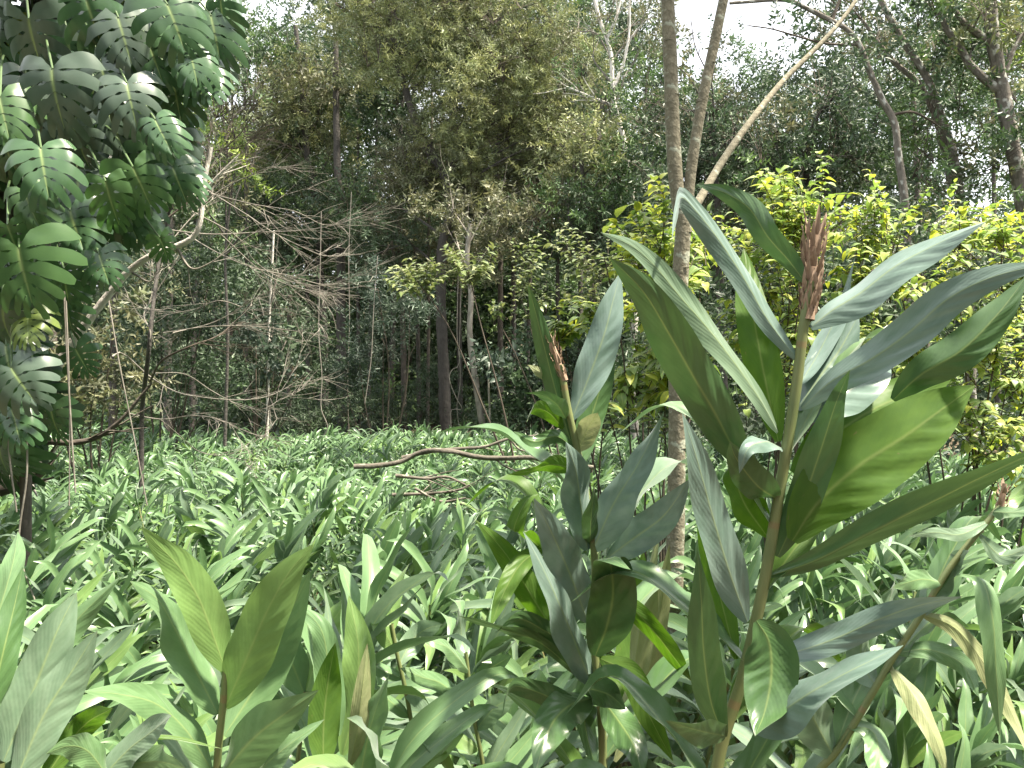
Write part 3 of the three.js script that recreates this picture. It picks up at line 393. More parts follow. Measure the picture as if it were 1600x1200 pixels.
{
  const base = gnd(-40, 5.2), t = thing('pale_limbed_tree', 'pale-barked leaning limb crossing behind the monstera leaves', 'tree', base), D = 5.2, P = (a, d = D) => a.map(([x, y]) => at(x, y, d));
  part('trunk', tube([base, ...P([[-30, 770], [10, 750], [45, 738], [62, 722], [55, 690], [58, 650], [80, 590], [110, 540], [135, 505], [170, 460], [200, 425], [235, 400], [275, 385], [300, 372], [312, 352], [316, 320], [318, 290], [330, 230]])], 0.055, 0.014, { rad: 10, org: base, seg: 90, lump: 0.22 }), BM.pale, t);
  for (const [p, r, m] of [[[[40, 690], [80, 690], [110, 692], [150, 684], [190, 655], [215, 625], [236, 600]], 0.026, 'brown'], [[[275, 385], [300, 420], [330, 410], [345, 400]], 0.01, 'twig'], [[[205, 425], [235, 440], [245, 420], [243, 412]], 0.009, 'twig'], [[[316, 320], [300, 300], [290, 270]], 0.012, 'pale'], [[[318, 300], [345, 270], [375, 240]], 0.012, 'pale'], [[[0, 765], [40, 755], [70, 738]], 0.05, 'brown'], [[[5, 740], [50, 748], [68, 730]], 0.04, 'pale']]) part('branch', twiggy(P(p), r, r * 0.35, { twigs: 4, len: 0.35, org: base, depth: 1 }), BM[m], t);
}
// hanging lianas in the dark wood
for (const [p, d, l] of [[[[708, 690], [706, 640], [722, 640], [712, 620], [702, 590], [706, 578], [716, 572], [714, 520], [716, 430]], 17, 'thin looping liana hanging beside the dark central trunk'], [[[722, 690], [714, 637], [719, 600], [718, 540], [720, 470], [722, 400]], 17.2, 'thin straight liana hanging just right of the looping liana'], [[[500, 690], [512, 668], [502, 640], [503, 590], [498, 520], [500, 430], [502, 330]], 15, 'pale liana hanging over the left of the far ginger edge'], [[[570, 630], [576, 590], [580, 560], [584, 480], [590, 400]], 16, 'short dark liana beside the blue grey feathery bush'], [[[545, 680], [543, 600], [546, 500], [545, 400], [549, 300]], 18, 'straight brown liana beside the thick trunk left of centre']]) {
  const q = p.map(([x, y]) => at(x, y, d)); const o = thing('liana', l, 'vine', q[0].clone()); part('vine_stem', tube(q, 0.009, 0.008, { rad: 6, org: q[0], seg: 40 }), BM.twig, o);
}
// dead fallen branch lying across the ginger
{
  const D = 9.8, base = at(720, 716, D); const t = thing('fallen_branch', 'dead crooked branch lying across the middle of the ginger field', 'branch', base), P = (a, d = D) => a.map(([x, y]) => at(x + 28, y - 7, d));
  part('limb', tube(P([[525, 736], [560, 735], [600, 728], [622, 716], [640, 711], [680, 713], [720, 721], [760, 723], [800, 722], [850, 732], [900, 738]]), 0.034, 0.028, { rad: 9, org: base, seg: 70, lump: 0.4 }), BM.deadwood, t);
  for (const [p, r, dd] of [[[[600, 722], [650, 712], [690, 708], [730, 705], [765, 693], [790, 690], [830, 686], [870, 684]], 0.035, 0.2], [[[770, 695], [785, 710], [800, 712]], 0.02, 0.1], [[[590, 750], [640, 755], [670, 752], [700, 765]], 0.03, -1.2], [[[585, 780], [640, 778], [690, 772], [705, 765]], 0.028, -1.3], [[[620, 770], [660, 790], [700, 785]], 0.022, -1.4], [[[745, 723], [760, 735], [780, 742], [800, 738]], 0.018, 0], [[[830, 686], [850, 675], [880, 670], [900, 678]], 0.015, 0.2]]) part('branch', twiggy(P(p, D + dd), r * 0.75, r * 0.4, { twigs: 6, len: 0.45, org: base, rad: 7, seg: 24 }), BM.deadwood, t);
}

seed = 606;
// ---------------------------------------------------------------- monstera
function monsteraLeaf(L, wid, droop, fold, z0) {
  const P = [], U = [], I = [], nl = 6, nr = 14, nc = 4;
  const ang = s => THREE.MathUtils.lerp(2.55, 0.42, Math.pow(s, 0.55)), len = s => wid * L * (0.7 * Math.pow(Math.sin(Math.PI * Math.min(1, 0.24 + 0.66 * s)), 0.8) + 0.12 * (1 - s)), org = s => L * (s < 0.12 ? 0 : Math.pow((s - 0.12) / 0.88, 1.05) * 0.93);
  for (const sd of [-1, 1]) for (let l = 0; l < nl; l++) {
    const s0 = l / nl, s1 = (l + 1) / nl, jit = 1 + 0.13 * Math.sin(l * 5.1 + z0 * 3 + sd), start = P.length / 3, slot = 0.46 + 0.1 * Math.sin(l * 3.3 + z0 + sd * 2), tw = 0.25 * Math.sin(l * 2.7 + z0 * 5 + sd);
    for (let i = 0; i <= nr; i++) {
      const r = i / nr; let g = 0;
      if (r > 0.16 && r < 0.32) g = 0.16 * Math.sin((r - 0.16) / 0.16 * Math.PI) * (l > 0 && l < nl - 1 ? 1 : 0.2); else if (r > slot) g = Math.min(0.16, Math.pow((r - slot) / 0.2, 0.6) * 0.12) + (r > 0.8 ? Math.pow((r - 0.8) / 0.2, 2) * 0.2 : 0);
      for (let j = 0; j <= nc; j++) {
        const q = j / nc, f0 = g * (l === 0 ? 0.3 : 1), f1 = g * (l === nl - 1 ? 0.2 : 1), s = s0 + (s1 - s0) * (f0 + (1 - f0 - f1) * q);
        const a = ang(s), ll = len(s) * jit, aa = a - 0.45 * r * r * (1 - 0.4 * s); // forward-curving lobe
        const x = Math.sin((a + aa) / 2) * ll * r, y = org(s) + Math.cos((a + aa) / 2) * ll * r;
        const yn = y / L, z = fold * Math.abs(x) * (0.55 - Math.abs(x) / L * 1.5) - droop * L * 0.5 * Math.max(0, yn) * yn - 0.13 * L * Math.pow(r, 3) * Math.abs(Math.sin(a)) + tw * (q - 0.5) * 0.06 * r * L + 0.012 * L * Math.sin(r * 9 + l);
        P.push(sd * x, y, z); U.push(0.5 + sd * 0.5 * r, Math.min(1, Math.max(0, s)));
      }
    }
    const w = nc + 1; for (let i = 0; i < nr; i++) for (let j = 0; j < nc; j++) { const b = start + i * w + j; if (sd > 0) I.push(b, b + 1, b + w, b + 1, b + w + 1, b + w); else I.push(b, b + w, b + 1, b + 1, b + w, b + w + 1); }
  }
  const g = new THREE.BufferGeometry(); g.setAttribute('position', new THREE.Float32BufferAttribute(P, 3)); g.setAttribute('uv', new THREE.Float32BufferAttribute(U, 2)); g.setIndex(I); g.computeVertexNormals(); return g;
}
{
  const mt = (a, b, z) => tex(128, 128, (u, v) => { const m = Math.abs(u - 0.5), rib = Math.exp(-Math.pow(m / 0.018, 2)), c = mixc(a, b, 0.5 + 0.9 * fbm(u * 4, v * 5, z, 4)); return mixc(c, [0.22, 0.3, 0.1], rib * 0.8); });
  const MM = [leafMat({ map: mt([0.028, 0.08, 0.026], [0.055, 0.125, 0.042], 3), clearcoatRoughness: 0.25, transmission: 0.12, sheen: 0.3, sheenColor: new THREE.Color(0.6, 0.65, 0.66), sheenRoughness: 0.5 }), leafMat({ map: mt([0.035, 0.10, 0.022], [0.07, 0.16, 0.035], 5), clearcoatRoughness: 0.34, transmission: 0.3 }), leafMat({ map: mt([0.045, 0.085, 0.05], [0.085, 0.125, 0.085], 7), clearcoatRoughness: 0.34, transmission: 0.08, sheen: 0.15, sheenColor: new THREE.Color(0.6, 0.62, 0.68), sheenRoughness: 0.5 }), leafMat({ map: mt([0.10, 0.17, 0.02], [0.17, 0.24, 0.03], 9), clearcoatRoughness: 0.36, transmission: 0.4 })];
  const petMat = new THREE.MeshPhysicalMaterial({ color: new THREE.Color().setRGB(0.06, 0.11, 0.03), roughness: 0.6, clearcoat: 0.3 });
  const GEO = [monsteraLeaf(0.4, 0.95, 0.35, 0.5, 1), monsteraLeaf(0.4, 0.88, 0.6, 0.35, 2), monsteraLeaf(0.4, 1.0, 0.2, 0.6, 3), monsteraLeaf(0.4, 0.84, 0.5, 0.7, 4), monsteraLeaf(0.4, 0.92, 0.8, 0.45, 5), monsteraLeaf(0.4, 1.05, 0.4, 0.3, 6.4), monsteraLeaf(0.4, 0.78, 0.9, 0.6, 7.7)];
  const hostBase = gnd(-90, 4.9), host = thing('host_tree', 'dark trunk carrying the monstera at the left edge', 'tree', hostBase);
  part('trunk', tube([hostBase, ...[[-80, 700], [-50, 500], [20, 250], [90, 0], [120, -300]].map(([x, y]) => at(x, y, 4.95))], 0.22, 0.17, { rad: 12, org: hostBase, seg: 30, lump: 0.2 }), BM.dark, host);
  for (const [x, y] of [[300, -120], [340, 40], [260, 160], [-120, 60], [220, -250]]) part('branch', tube([at(70, y + 160, 4.95), at((x + 70) / 2, y + 60, 4.8), at(x, y, 4.6)], 0.07, 0.03, { org: hostBase, rad: 7 }), BM.dark, host);
  { const cc = []; for (const [x, y, z, r] of [[-2.6, 5.9, -5.6, 1.0], [-1.8, 6.0, -4.8, 0.9], [-3.2, 6.2, -4.6, 1.1]]) { cc.push({ c: V(x, y + 0.7, z), r: [r, r * 0.6, r], n: Math.round(190 * r * r), tone: 'dark' }); part('branch', tube([at(120, -290, 4.95), V(x * 0.5 - 1.2, y - 0.4, z * 0.5 - 2.4), V(x, y, z)], 0.07, 0.015, { org: hostBase, rad: 6 }), BM.dark, host); } crown(host, cc, 'broad', 'crown'); }
  const base = gnd(40, 4.6), t = thing('monstera_vine', 'large split-leafed monstera vine hanging down the upper left corner', 'climbing plant', base);
  part('stem', tube([base, ...[[40, 720], [30, 600], [70, 450], [60, 300], [110, 150], [150, 0], [180, -200]].map(([x, y]) => at(x, y, 4.68))], 0.035, 0.03, { rad: 8, org: base, seg: 40, lump: 0.2 }), BM.brown, t);
  const place = (x, y, tx, ty, d, size, facing, mi) => { // petiole end, tip direction on the frame, size in px
    const p = at(x, y, d), dir = at(tx, ty, d + R(-0.12, 0.1)).sub(p).normalize(), s = size / F * d / 0.4;
    const m = part('leaf', pick(GEO), MM[mi ?? (rnd() < 0.55 ? 0 : rnd() < 0.4 ? 1 : rnd() < 0.85 ? 2 : 3)], t);
    placeLeaf(p.clone().sub(base), dir, facing, s).decompose(m.position, m.quaternion, m.scale); m.scale.x *= R(0.88, 1.1);
    const a = at(60 + (x - 60) * 0.55, y - 40 + R(-30, 30), 4.66).sub(base), b = p.clone().sub(base);
    part('petiole', tube([a, a.clone().lerp(b, 0.55).add(V(0, 0.14, 0.05)), b], 0.007, 0.006, { rad: 5, seg: 8, lump: 0 }), petMat, t);
  };
  const hero = [[82, 108, 86, 195, 3.85, 88, 2], [64, 232, 72, 308, 3.75, 82, 0], [38, 298, 58, 360, 3.8, 62, 1], [0, 152, 12, 210, 3.8, 70, 1], [165, 284, 182, 352, 3.85, 70, 1], [208, 262, 236, 322, 3.9, 62, 1], [243, 188, 272, 248, 3.95, 62, 0], [158, 98, 172, 165, 4, 70, 2], [135, 0, 152, 52, 3.95, 70, 0], [185, 28, 204, 95, 4, 74, 2], [262, 8, 290, 75, 4, 72, 0], [296, 78, 312, 136, 4.1, 60, 0], [330, 25, 345, 95, 4.2, 68, 0], [316, 108, 338, 168, 4.2, 58, 0], [198, 130, 214, 200, 3.95, 70, 2], [12, 352, 30, 405, 3.75, 62, 1], [30, 388, 46, 478, 3.7, 92, 1], [250, 372, 262, 402, 4.2, 36, 1], [155, 398, 172, 450, 3.95, 50, 0], [118, 545, 146, 596, 4, 46, 0], [18, 575, 62, 645, 3.75, 70, 2], [45, 492, 40, 545, 3.85, 54, 3], [100, 420, 104, 480, 3.9, 64, 0], [270, 262, 292, 318, 4.2, 54, 0], [290, 270, 312, 315, 4.3, 48, 0], [105, 475, 110, 530, 4.05, 48, 0], [20, 640, 30, 700, 3.9, 60, 0], [80, 640, 90, 690, 4, 50, 0], [5, 480, 5, 540, 3.8, 64, 2], [230, 60, 255, 130, 4.05, 70, 0], [45, 30, 60, 100, 4, 80, 2], [110, 330, 130, 395, 4, 70, 0], [115, 200, 135, 262, 4.1, 66, 2], [270, 120, 280, 180, 4.2, 60, 0], [345, 0, 350, 60, 4.2, 55, 0], [20, 690, 28, 750, 4, 56, 0], [-10, 620, 0, 690, 3.9, 64, 1], [55, 600, 70, 650, 4.1, 50, 0], [0, 700, 4, 760, 4, 50, 2]];
  for (const [x, y, tx, ty, d, s, mi] of hero) place(x, y, tx, ty, d, s, V(R(-0.1, 0.35), R(0.25, 0.6), 1), mi);
  const poly = [[-260, -260], [350, -260], [335, 60], [325, 120], [290, 160], [265, 250], [220, 290], [135, 345], [110, 400], [90, 450], [80, 540], [55, 600], [25, 680], [-260, 690]];
  for (let k = 0; k < 258; k++) { const [x, y] = polyPoint(poly), out = Math.abs(x - 60) / 280; place(x, y, x + R(-12, 30), y + R(45, 80), 4.15 + R(0, 0.5) + out * 0.15, R(46, 94), V(R(-0.2, 0.3) + (x - 60) / 400, R(0.2, 0.6), 1)); }
  for (const [p, r] of [[[[100, 455], [105, 560], [112, 680], [118, 770]], 0.005], [[[103, 470], [107, 570], [109, 660], [108, 790]], 0.004], [[[170, 470], [185, 560], [205, 660], [230, 790]], 0.0035], [[[41, 640], [42, 740], [30, 860], [55, 940]], 0.005], [[[15, 640], [14, 700], [26, 800]], 0.005]]) part('aerial_root', tube(p.map(([x, y]) => at(x, y, 3.9)), r, r * 0.8, { rad: 6, org: base, seg: 30, lump: 0.05 }), BM.twig, t);
}
// ---------------------------------------------------------------- ginger field
seed = 707;
const GG = 'ginger stalks of the dense field';
function fieldLeaf(L, hw, droop, o = {}) { return blade([V(0, 0, 0), V(0, L * 0.33, L * 0.03), V(0, L * 0.64, -droop * L * 0.12), V(0, L * 0.86, -droop * L * 0.34), V(0, L * (1 - 0.16 * droop), -droop * L * 0.6)], V(1, 0, 0), hw, { n: 12, m: 2, fold: 0.35, wave: 0.16, waves: 2.2, ...o }); }
const FL = [], FLlow = [];
for (let k = 0; k < 10; k++) { const dr = [0.1, 0.25, 0.45, 0.2, 0.7, 0.3, 0.5, 0.9, 0.2, 1.1][k], o = { fold: R(0.15, 0.55), twist: R(-0.7, 0.7), wave: R(0.08, 0.25), ph: k }; const s = seed; FL.push(fieldLeaf(0.39, R(0.027, 0.036), dr, o)); seed = s; FLlow.push(fieldLeaf(0.39, R(0.027, 0.036), dr, { ...o, n: 6, m: 1 })); }
function plantPlan(H, nL) { // leaves as [leaf index, matrix, material key]
  const lean = R(0.15, 0.42), top = V(H * lean, H, gauss() * 0.1 * H), cv = new THREE.CatmullRomCurve3([V(0, 0, 0), V(H * lean * 0.2, H * 0.45, 0), V(H * lean * 0.65, H * 0.8, top.z * 0.6), top]);
  const out = []; let tw = Math.PI / 2 + R(-0.5, 0.5);
  for (let i = 0; i < nL; i++) {
    const t = 0.3 + 0.7 * i / (nL - 1), p = cv.getPoint(t), T = cv.getTangent(t), s = i % 2 ? 1 : -1; tw += gauss() * 0.22;
    const side = V(Math.cos(tw) * s, 0, Math.sin(tw) * s), a = i === nL - 1 ? 0.12 : THREE.MathUtils.lerp(1.1, 0.45, i / (nL - 1)) + gauss() * 0.16;
    const dir = T.clone().multiplyScalar(Math.cos(a)).addScaledVector(side, Math.sin(a)), up = T.clone().multiplyScalar(Math.sin(a)).addScaledVector(side, -Math.cos(a)).add(V(0, 0.25, 0.15 * gauss()));
    const sz = (i < 2 ? 0.8 : i > nL - 3 ? 0.85 : 1) * R(0.85, 1.15);
    out.push([Math.floor(rnd() * FL.length), placeLeaf(p, dir, up, sz), rnd() < 0.45 ? 'deep' : rnd() < 0.55 ? 'blue' : rnd() < 0.985 ? 'fresh' : 'pale']);
  }
  return { cv, out, H };
}
const plans = []; for (let k = 0; k < 9; k++) plans.push(plantPlan(R(1.1, 1.45), 17 + (k % 4)));
const stemGeo = plans.map(p => tube([0, 0.33, 0.66, 1].map(t => p.cv.getPoint(t)), 0.011, 0.006, { rad: 6, seg: 10, lump: 0 }));
const spots = [];
{
  for (let z = -1.9, step = 0.27; z > -18.6; z -= step, step = z < -7 ? 0.225 : 0.27) for (let x = -15; x < 15; x += step) {
    const X = x + R(-0.5, 0.5) * step * 1.5, Z = z + R(-0.5, 0.5) * step * 1.5, d = -Z; if (Math.abs(X) > d * 0.84 + 0.6) continue;
    const edge = 17.4 + 1.1 * noise.noise(X * 0.3, 0, 4.2) - Math.max(0, X - 2) * 0.75; if (d > edge) continue;
    const gy = groundY(X, Z), q = seen(V(X, gy + 1.2, Z));
    if (d < 2.5 && q.px > 760 && q.px < 1700 && rnd() < 0.6) continue;
    if (d < 2.3 && rnd() < 0.35) continue;
    const hollow = Math.exp(-Math.pow((q.px - 700) / 140, 2) - Math.pow((d - 8.2) / 1.3, 2)); // trodden gap in mid field
    if (rnd() < hollow * 0.75) continue;
    spots.push({ X, Z, d, px: q.px, in: q.px > -60 && q.px < 1660, s: R(0.82, 1.12) * (d < 3 ? 0.92 : 1) * (1 - 0.25 * hollow) * (1 - 0.14 * sstep(6, 13, d)), k: Math.floor(rnd() * plans.length), rot: rnd() < 0.25 ? R(-3.14, 3.14) : R(-1.6, 0.35), tx: 0.06 + gauss() * 0.14, tz: -0.06 + gauss() * 0.14 });
  }
}
spots.sort((a, b) => (b.in - a.in) || (a.d - b.d));
const NEAR = 280;
spots.slice(0, NEAR).forEach(s => {
  const p = plans[s.k], lab = s.px < 500 ? 'leafy ginger stalk in the nearer left part of the field' : s.px < 850 ? 'leafy ginger stalk in the nearer middle of the field' : 'leafy ginger stalk in the field behind the big right ginger plants';
  const t = thing('ginger_plant', lab, 'ginger plant', V(s.X, groundY(s.X, s.Z) - 0.03, s.Z), GG + (s.px < 500 ? ', left' : s.px < 850 ? ', middle' : ', right'));
  t.rotation.set(s.tx, s.rot, s.tz); t.scale.setScalar(s.s);
  part('stem', stemGeo[s.k], stemMat, t);
  for (const [g, m, k] of p.out) { const l = part('leaf', FL[g], GM[k], t); m.decompose(l.position, l.quaternion, l.scale); }
});
{ // the rest of the field
  const t = thing('ginger_field', 'dense mass of ginger leaves stretching to the forest edge', 'ginger field', V(0, -0.5, -10)); t.userData.kind = 'stuff';
  plans.forEach((p, k) => {
    const L = spots.slice(NEAR).filter(s => s.k === k); if (!L.length) return;
    const mats = [...L.map(s => new THREE.Matrix4().compose(V(s.X, groundY(s.X, s.Z) - 0.03 + 0.5, s.Z + 10), new THREE.Quaternion().setFromEuler(new THREE.Euler(s.tx, s.rot, s.tz)), V(s.s, s.s, s.s)))];
    for (const key of Object.keys(GM)) { const G = p.out.filter(o => o[2] === key).map(o => FLlow[o[0]].clone().applyMatrix4(o[1])); if (!G.length) continue; const im = shadows(new THREE.InstancedMesh(mergeGeometries(G), GM[key], L.length)); im.name = 'ginger_foliage'; im.userData.kind = 'stuff'; mats.forEach((m, i) => im.setMatrixAt(i, m)); t.add(im); }
    const im = shadows(new THREE.InstancedMesh(stemGeo[k], stemMat, L.length)); im.name = 'ginger_stems'; im.userData.kind = 'stuff'; mats.forEach((m, i) => im.setMatrixAt(i, m)); t.add(im);
  });
}

// ---------------------------------------------------------------- large ginger plants close to the camera
seed = 808;
function bigPlant(label, stemPts, d, r0, r1, leaves, o = {}) {
  const pts = stemPts.map(([x, y, dd]) => at(x, y, dd ?? d)), b = pts[0].clone(); b.y = groundY(b.x, b.z) - 0.03; b.x -= 0.05;
  const t = thing('large_ginger_plant', label, 'ginger plant', b);
  if (pts[0].y > b.y + 0.1) pts.unshift(b.clone());
  part('stem', tube(pts, r0, r1, { rad: 12, org: b, seg: 50, lump: 0.05 }), stemMat, t);
  for (const [m, hw, mat, q = {}] of leaves) {
    const bow = R(-0.05, 0.06), n = m.length, d0 = q.d0 ?? d, d1 = q.d1 ?? d, P = m.map(([x, y], i) => at(x, y, d0 + (d1 - d0) * i / (n - 1) + (q.bow ?? bow) * Math.sin(i / (n - 1) * 3.14)));
    const mid = P[Math.floor(n / 2)], T = P[n - 1].clone().sub(P[0]).normalize(), view = mid.clone().sub(camera.position).normalize(), s = T.clone().cross(view).normalize();
    const roll = Math.max(mat === 'waxy' || mat === 'blue' ? 0.5 : mat === 'deep' || mat === 'fresh' ? 0.42 : 0, Math.abs(q.roll ?? R(0.15, 0.6))), skyward = mat === 'waxy' || mat === 'blue' || mat === 'deep' || mat === 'fresh' || mat === 'pale';
    const tip = a => { const w = s.clone().applyAxisAngle(T, a), N = w.clone().cross(T); if (N.dot(view) > 0) N.negate(); return [w, N.y]; }, A = tip(roll), B = tip(-roll); s.copy((A[1] > B[1]) === skyward ? A[0] : B[0]);
    part('leaf', blade(P, s, hw / F * (d0 + d1) / 2 / Math.max(0.35, Math.cos(roll)), { n: 34, m: 6, fold: q.fold ?? R(0.18, 0.5), wave: Math.max(0.1, q.wave ?? R(0.12, 0.26)), waves: R(1.4, 2.6), twist: q.twist ?? (rnd() < 0.5 ? -1 : 1) * R(0.3, 0.9), curl: q.curl ?? R(0, 0.15), pleat: hw / F * d0 * 0.04, org: b }), GM[mat], t);
  }
  if (o.fill) { const cv = new THREE.CatmullRomCurve3(pts), az0 = R(0, 6.28); for (let k = 0; k < o.fill; k++) { // leaves on the far side of the stem
    const p = cv.getPointAt(0.3 + 0.6 * k / o.fill), a = (k % 2 ? 0 : Math.PI) + gauss() * 0.5, out = V(Math.cos(a), 0, -Math.abs(Math.sin(a)) - 0.35).normalize(), L = R(0.3, 0.42), e = R(0.35, 0.8);
    const P = [p, p.clone().addScaledVector(out, L * 0.3).add(V(0, L * e * 0.6, 0)), p.clone().addScaledVector(out, L * 0.62).add(V(0, L * e, 0)), p.clone().addScaledVector(out, L * 0.95).add(V(0, L * (e - R(0, 0.35)), 0))];
    part('leaf', blade(P, out.clone().cross(V(0, 1, 0)), R(0.034, 0.046), { n: 26, m: 5, fold: R(0.2, 0.5), wave: R(0.1, 0.2), twist: R(-0.5, 0.5), pleat: 0.0014, org: b }), GM[pick(['deep', 'blue', 'lime', 'dark'])], t);
  } }
  if (o.spike) { // dry brown flower head of overlapping bracts
    const [a, e, R0] = o.spike, A = at(...a), E = at(...e), ax = E.clone().sub(A), L = ax.length(); ax.normalize();
    const core = part('flower_spike', tube([A, A.clone().lerp(E, 0.5), A.clone().lerp(E, 0.93)], R0 * 0.7, R0 * 0.35, { rad: 9, org: b, lump: 0.2 }), bractMat, t);
    const n = o.bracts ?? 58, ref = V(1, 0, 0.2).cross(ax).normalize(), ref2 = ax.clone().cross(ref);
    for (let k = 0; k < n; k++) {
      const tt = k / n, an = k * 2.399, od = ref.clone().multiplyScalar(Math.cos(an)).addScaledVector(ref2, Math.sin(an)), rr = R0 * (0.55 + 0.1 * tt + 0.35 * Math.sin(tt * 3.1)), p = A.clone().addScaledVector(ax, L * tt * 0.86).addScaledVector(od, rr * 0.75), l = L * R(0.16, 0.26) * (tt > 0.75 ? 1.25 : 1), open = R(0.1, 0.7) * (0.35 + 0.9 * tt);
      const g = blade([p, p.clone().addScaledVector(ax, l * 0.5).addScaledVector(od, R0 * (0.2 + open * 0.5)), p.clone().addScaledVector(ax, l).addScaledVector(od, R0 * (0.1 + open * 1.3))], od.clone().cross(ax), R0 * R(0.36, 0.58), { n: 6, m: 2, fold: -0.6, wave: 0.3, prof: x => Math.max(0.02, (0.75 + 0.25 * Math.sin(x * 3.14)) * Math.pow(1 - x, 0.65)), org: b });
      part('bract', g, bractMat, core);
    }
  }
  return t;
}
bigPlant('tallest ginger plant with thick stem and brown flower spike, right foreground', [[1118, 1210], [1160, 1060], [1190, 930], [1206, 840], [1226, 720], [1245, 600], [1257, 500], [1268, 440]], 1.4, 0.0145, 0.009, [
  [[[1246, 562], [1200, 500], [1160, 430], [1120, 370], [1090, 332], [1066, 308], [1058, 330], [1050, 372]], 22, 'waxy', { d1: 1.25, roll: 0.5, twist: 0.6 }],
  [[[1258, 442], [1235, 410], [1200, 370], [1170, 325], [1130, 300], [1088, 288]], 18, 'dark', { d1: 1.5, roll: -0.5 }],
  [[[1216, 675], [1185, 620], [1120, 530], [1060, 460], [1020, 412], [985, 383], [938, 363]], 17, 'blue', { d1: 1.2, roll: 0.9 }],
  [[[1190, 745], [1150, 705], [1120, 650], [1085, 590], [1045, 520], [1005, 455], [952, 402]], 38, 'dark', { d0: 1.38, d1: 1.12, roll: 0.15, fold: 0.3, twist: 0.35, bow: 0.06 }],
  [[[1216, 690], [1197, 600], [1182, 520], [1170, 450], [1162, 388]], 28, 'lime', { d1: 1.55, roll: -0.15 }],
  [[[1266, 512], [1300, 485], [1345, 457], [1400, 415], [1460, 383], [1505, 362], [1542, 346]], 30, 'waxy', { d1: 1.3, roll: 0.65, twist: -0.3, wave: 0.12 }],
  [[[1252, 638], [1300, 595], [1360, 562], [1420, 520], [1480, 468], [1540, 437], [1600, 420], [1650, 414]], 26, 'waxy', { d1: 1.2, roll: 0.6 }],
  [[[1395, 625], [1440, 585], [1500, 550], [1560, 490], [1604, 432]], 30, 'dark', { d0: 1.5, d1: 1.45, roll: 0.3 }],
  [[[1240, 740], [1310, 675], [1370, 637], [1435, 608], [1506, 558]], 38, 'lime', { d0: 1.45, d1: 1.65, roll: -0.1, fold: 0.15 }],
  [[[1238, 845], [1275, 790], [1340, 730], [1410, 685], [1465, 645], [1524, 602]], 56, 'lime', { d0: 1.38, d1: 1.5, roll: 0.2, fold: 0.22, wave: 0.1, twist: 0.25, bow: -0.05 }],
  [[[1215, 870], [1252, 790], [1282, 705], [1308, 625], [1328, 578]], 27, 'dark', { d1: 1.3, roll: -0.2 }],
  [[[1203, 900], [1270, 878], [1350, 838], [1450, 788], [1530, 748], [1600, 715], [1670, 690]], 31, 'dark', { d1: 1.12, roll: 0.25, fold: 0.7, twist: 0.7, curl: 0.3, bow: 0.05 }],
  [[[1180, 1030], [1230, 1022], [1300, 1000], [1380, 965], [1440, 945], [1505, 932]], 20, 'waxy', { d1: 1.25, roll: 0.5 }],
  [[[1170, 1130], [1215, 1115], [1270, 1080], [1335, 1045], [1412, 1008]], 36, 'waxy', { d1: 1.2, roll: 0.35, fold: 0.25 }],
  [[[1182, 970], [1200, 1000], [1205, 1050], [1195, 1110], [1180, 1150]], 40, 'dark', { d0: 1.36, d1: 1.28, roll: -0.3, curl: 0.4 }],
  [[[1132, 1152], [1112, 1100], [1100, 1020], [1096, 940], [1090, 860]], 28, 'dark', { d0: 1.35, d1: 1.3, roll: 0.1, fold: 0.15, wave: 0.04 }],
  [[[1168, 972], [1142, 900], [1112, 800], [1090, 720], [1066, 645]], 30, 'waxy', { d0: 1.36, d1: 1.25, roll: 0.25, twist: 0.2 }],
  [[[1150, 1030], [1118, 900], [1100, 800], [1098, 690]], 22, 'lime', { d0: 1.42, d1: 1.5 }],
  [[[1200, 840], [1160, 780], [1146, 730], [1142, 690]], 28, 'lime', { d0: 1.45, d1: 1.5, roll: -0.2 }],
  [[[1222, 700], [1195, 690], [1168, 702], [1155, 740]], 14, 'waxy', { d1: 1.3, roll: 0.6 }],
  [[[1250, 600], [1285, 540], [1312, 480], [1336, 402]], 20, 'waxy', { d0: 1.44, d1: 1.55 }],
  [[[1245, 640], [1280, 590], [1310, 550], [1342, 492]], 27, 'waxy', { d0: 1.44, d1: 1.5, roll: 0.3 }],
  [[[1240, 660], [1310, 620], [1360, 580], [1392, 505]], 30, 'waxy', { d0: 1.44, d1: 1.6, roll: 0.4 }],
  [[[1134, 1150], [1100, 1143], [1065, 1134], [1040, 1126]], 24, 'dark', { d0: 1.35, d1: 1.2, roll: 0.3, curl: 0.3 }],
  [[[1215, 780], [1185, 760], [1150, 715], [1140, 690]], 24, 'dark', { d0: 1.4, d1: 1.32, roll: 0.5 }],
], { fill: 10, spike: [[1262, 500, 1.4], [1276, 340, 1.42], 0.018] });
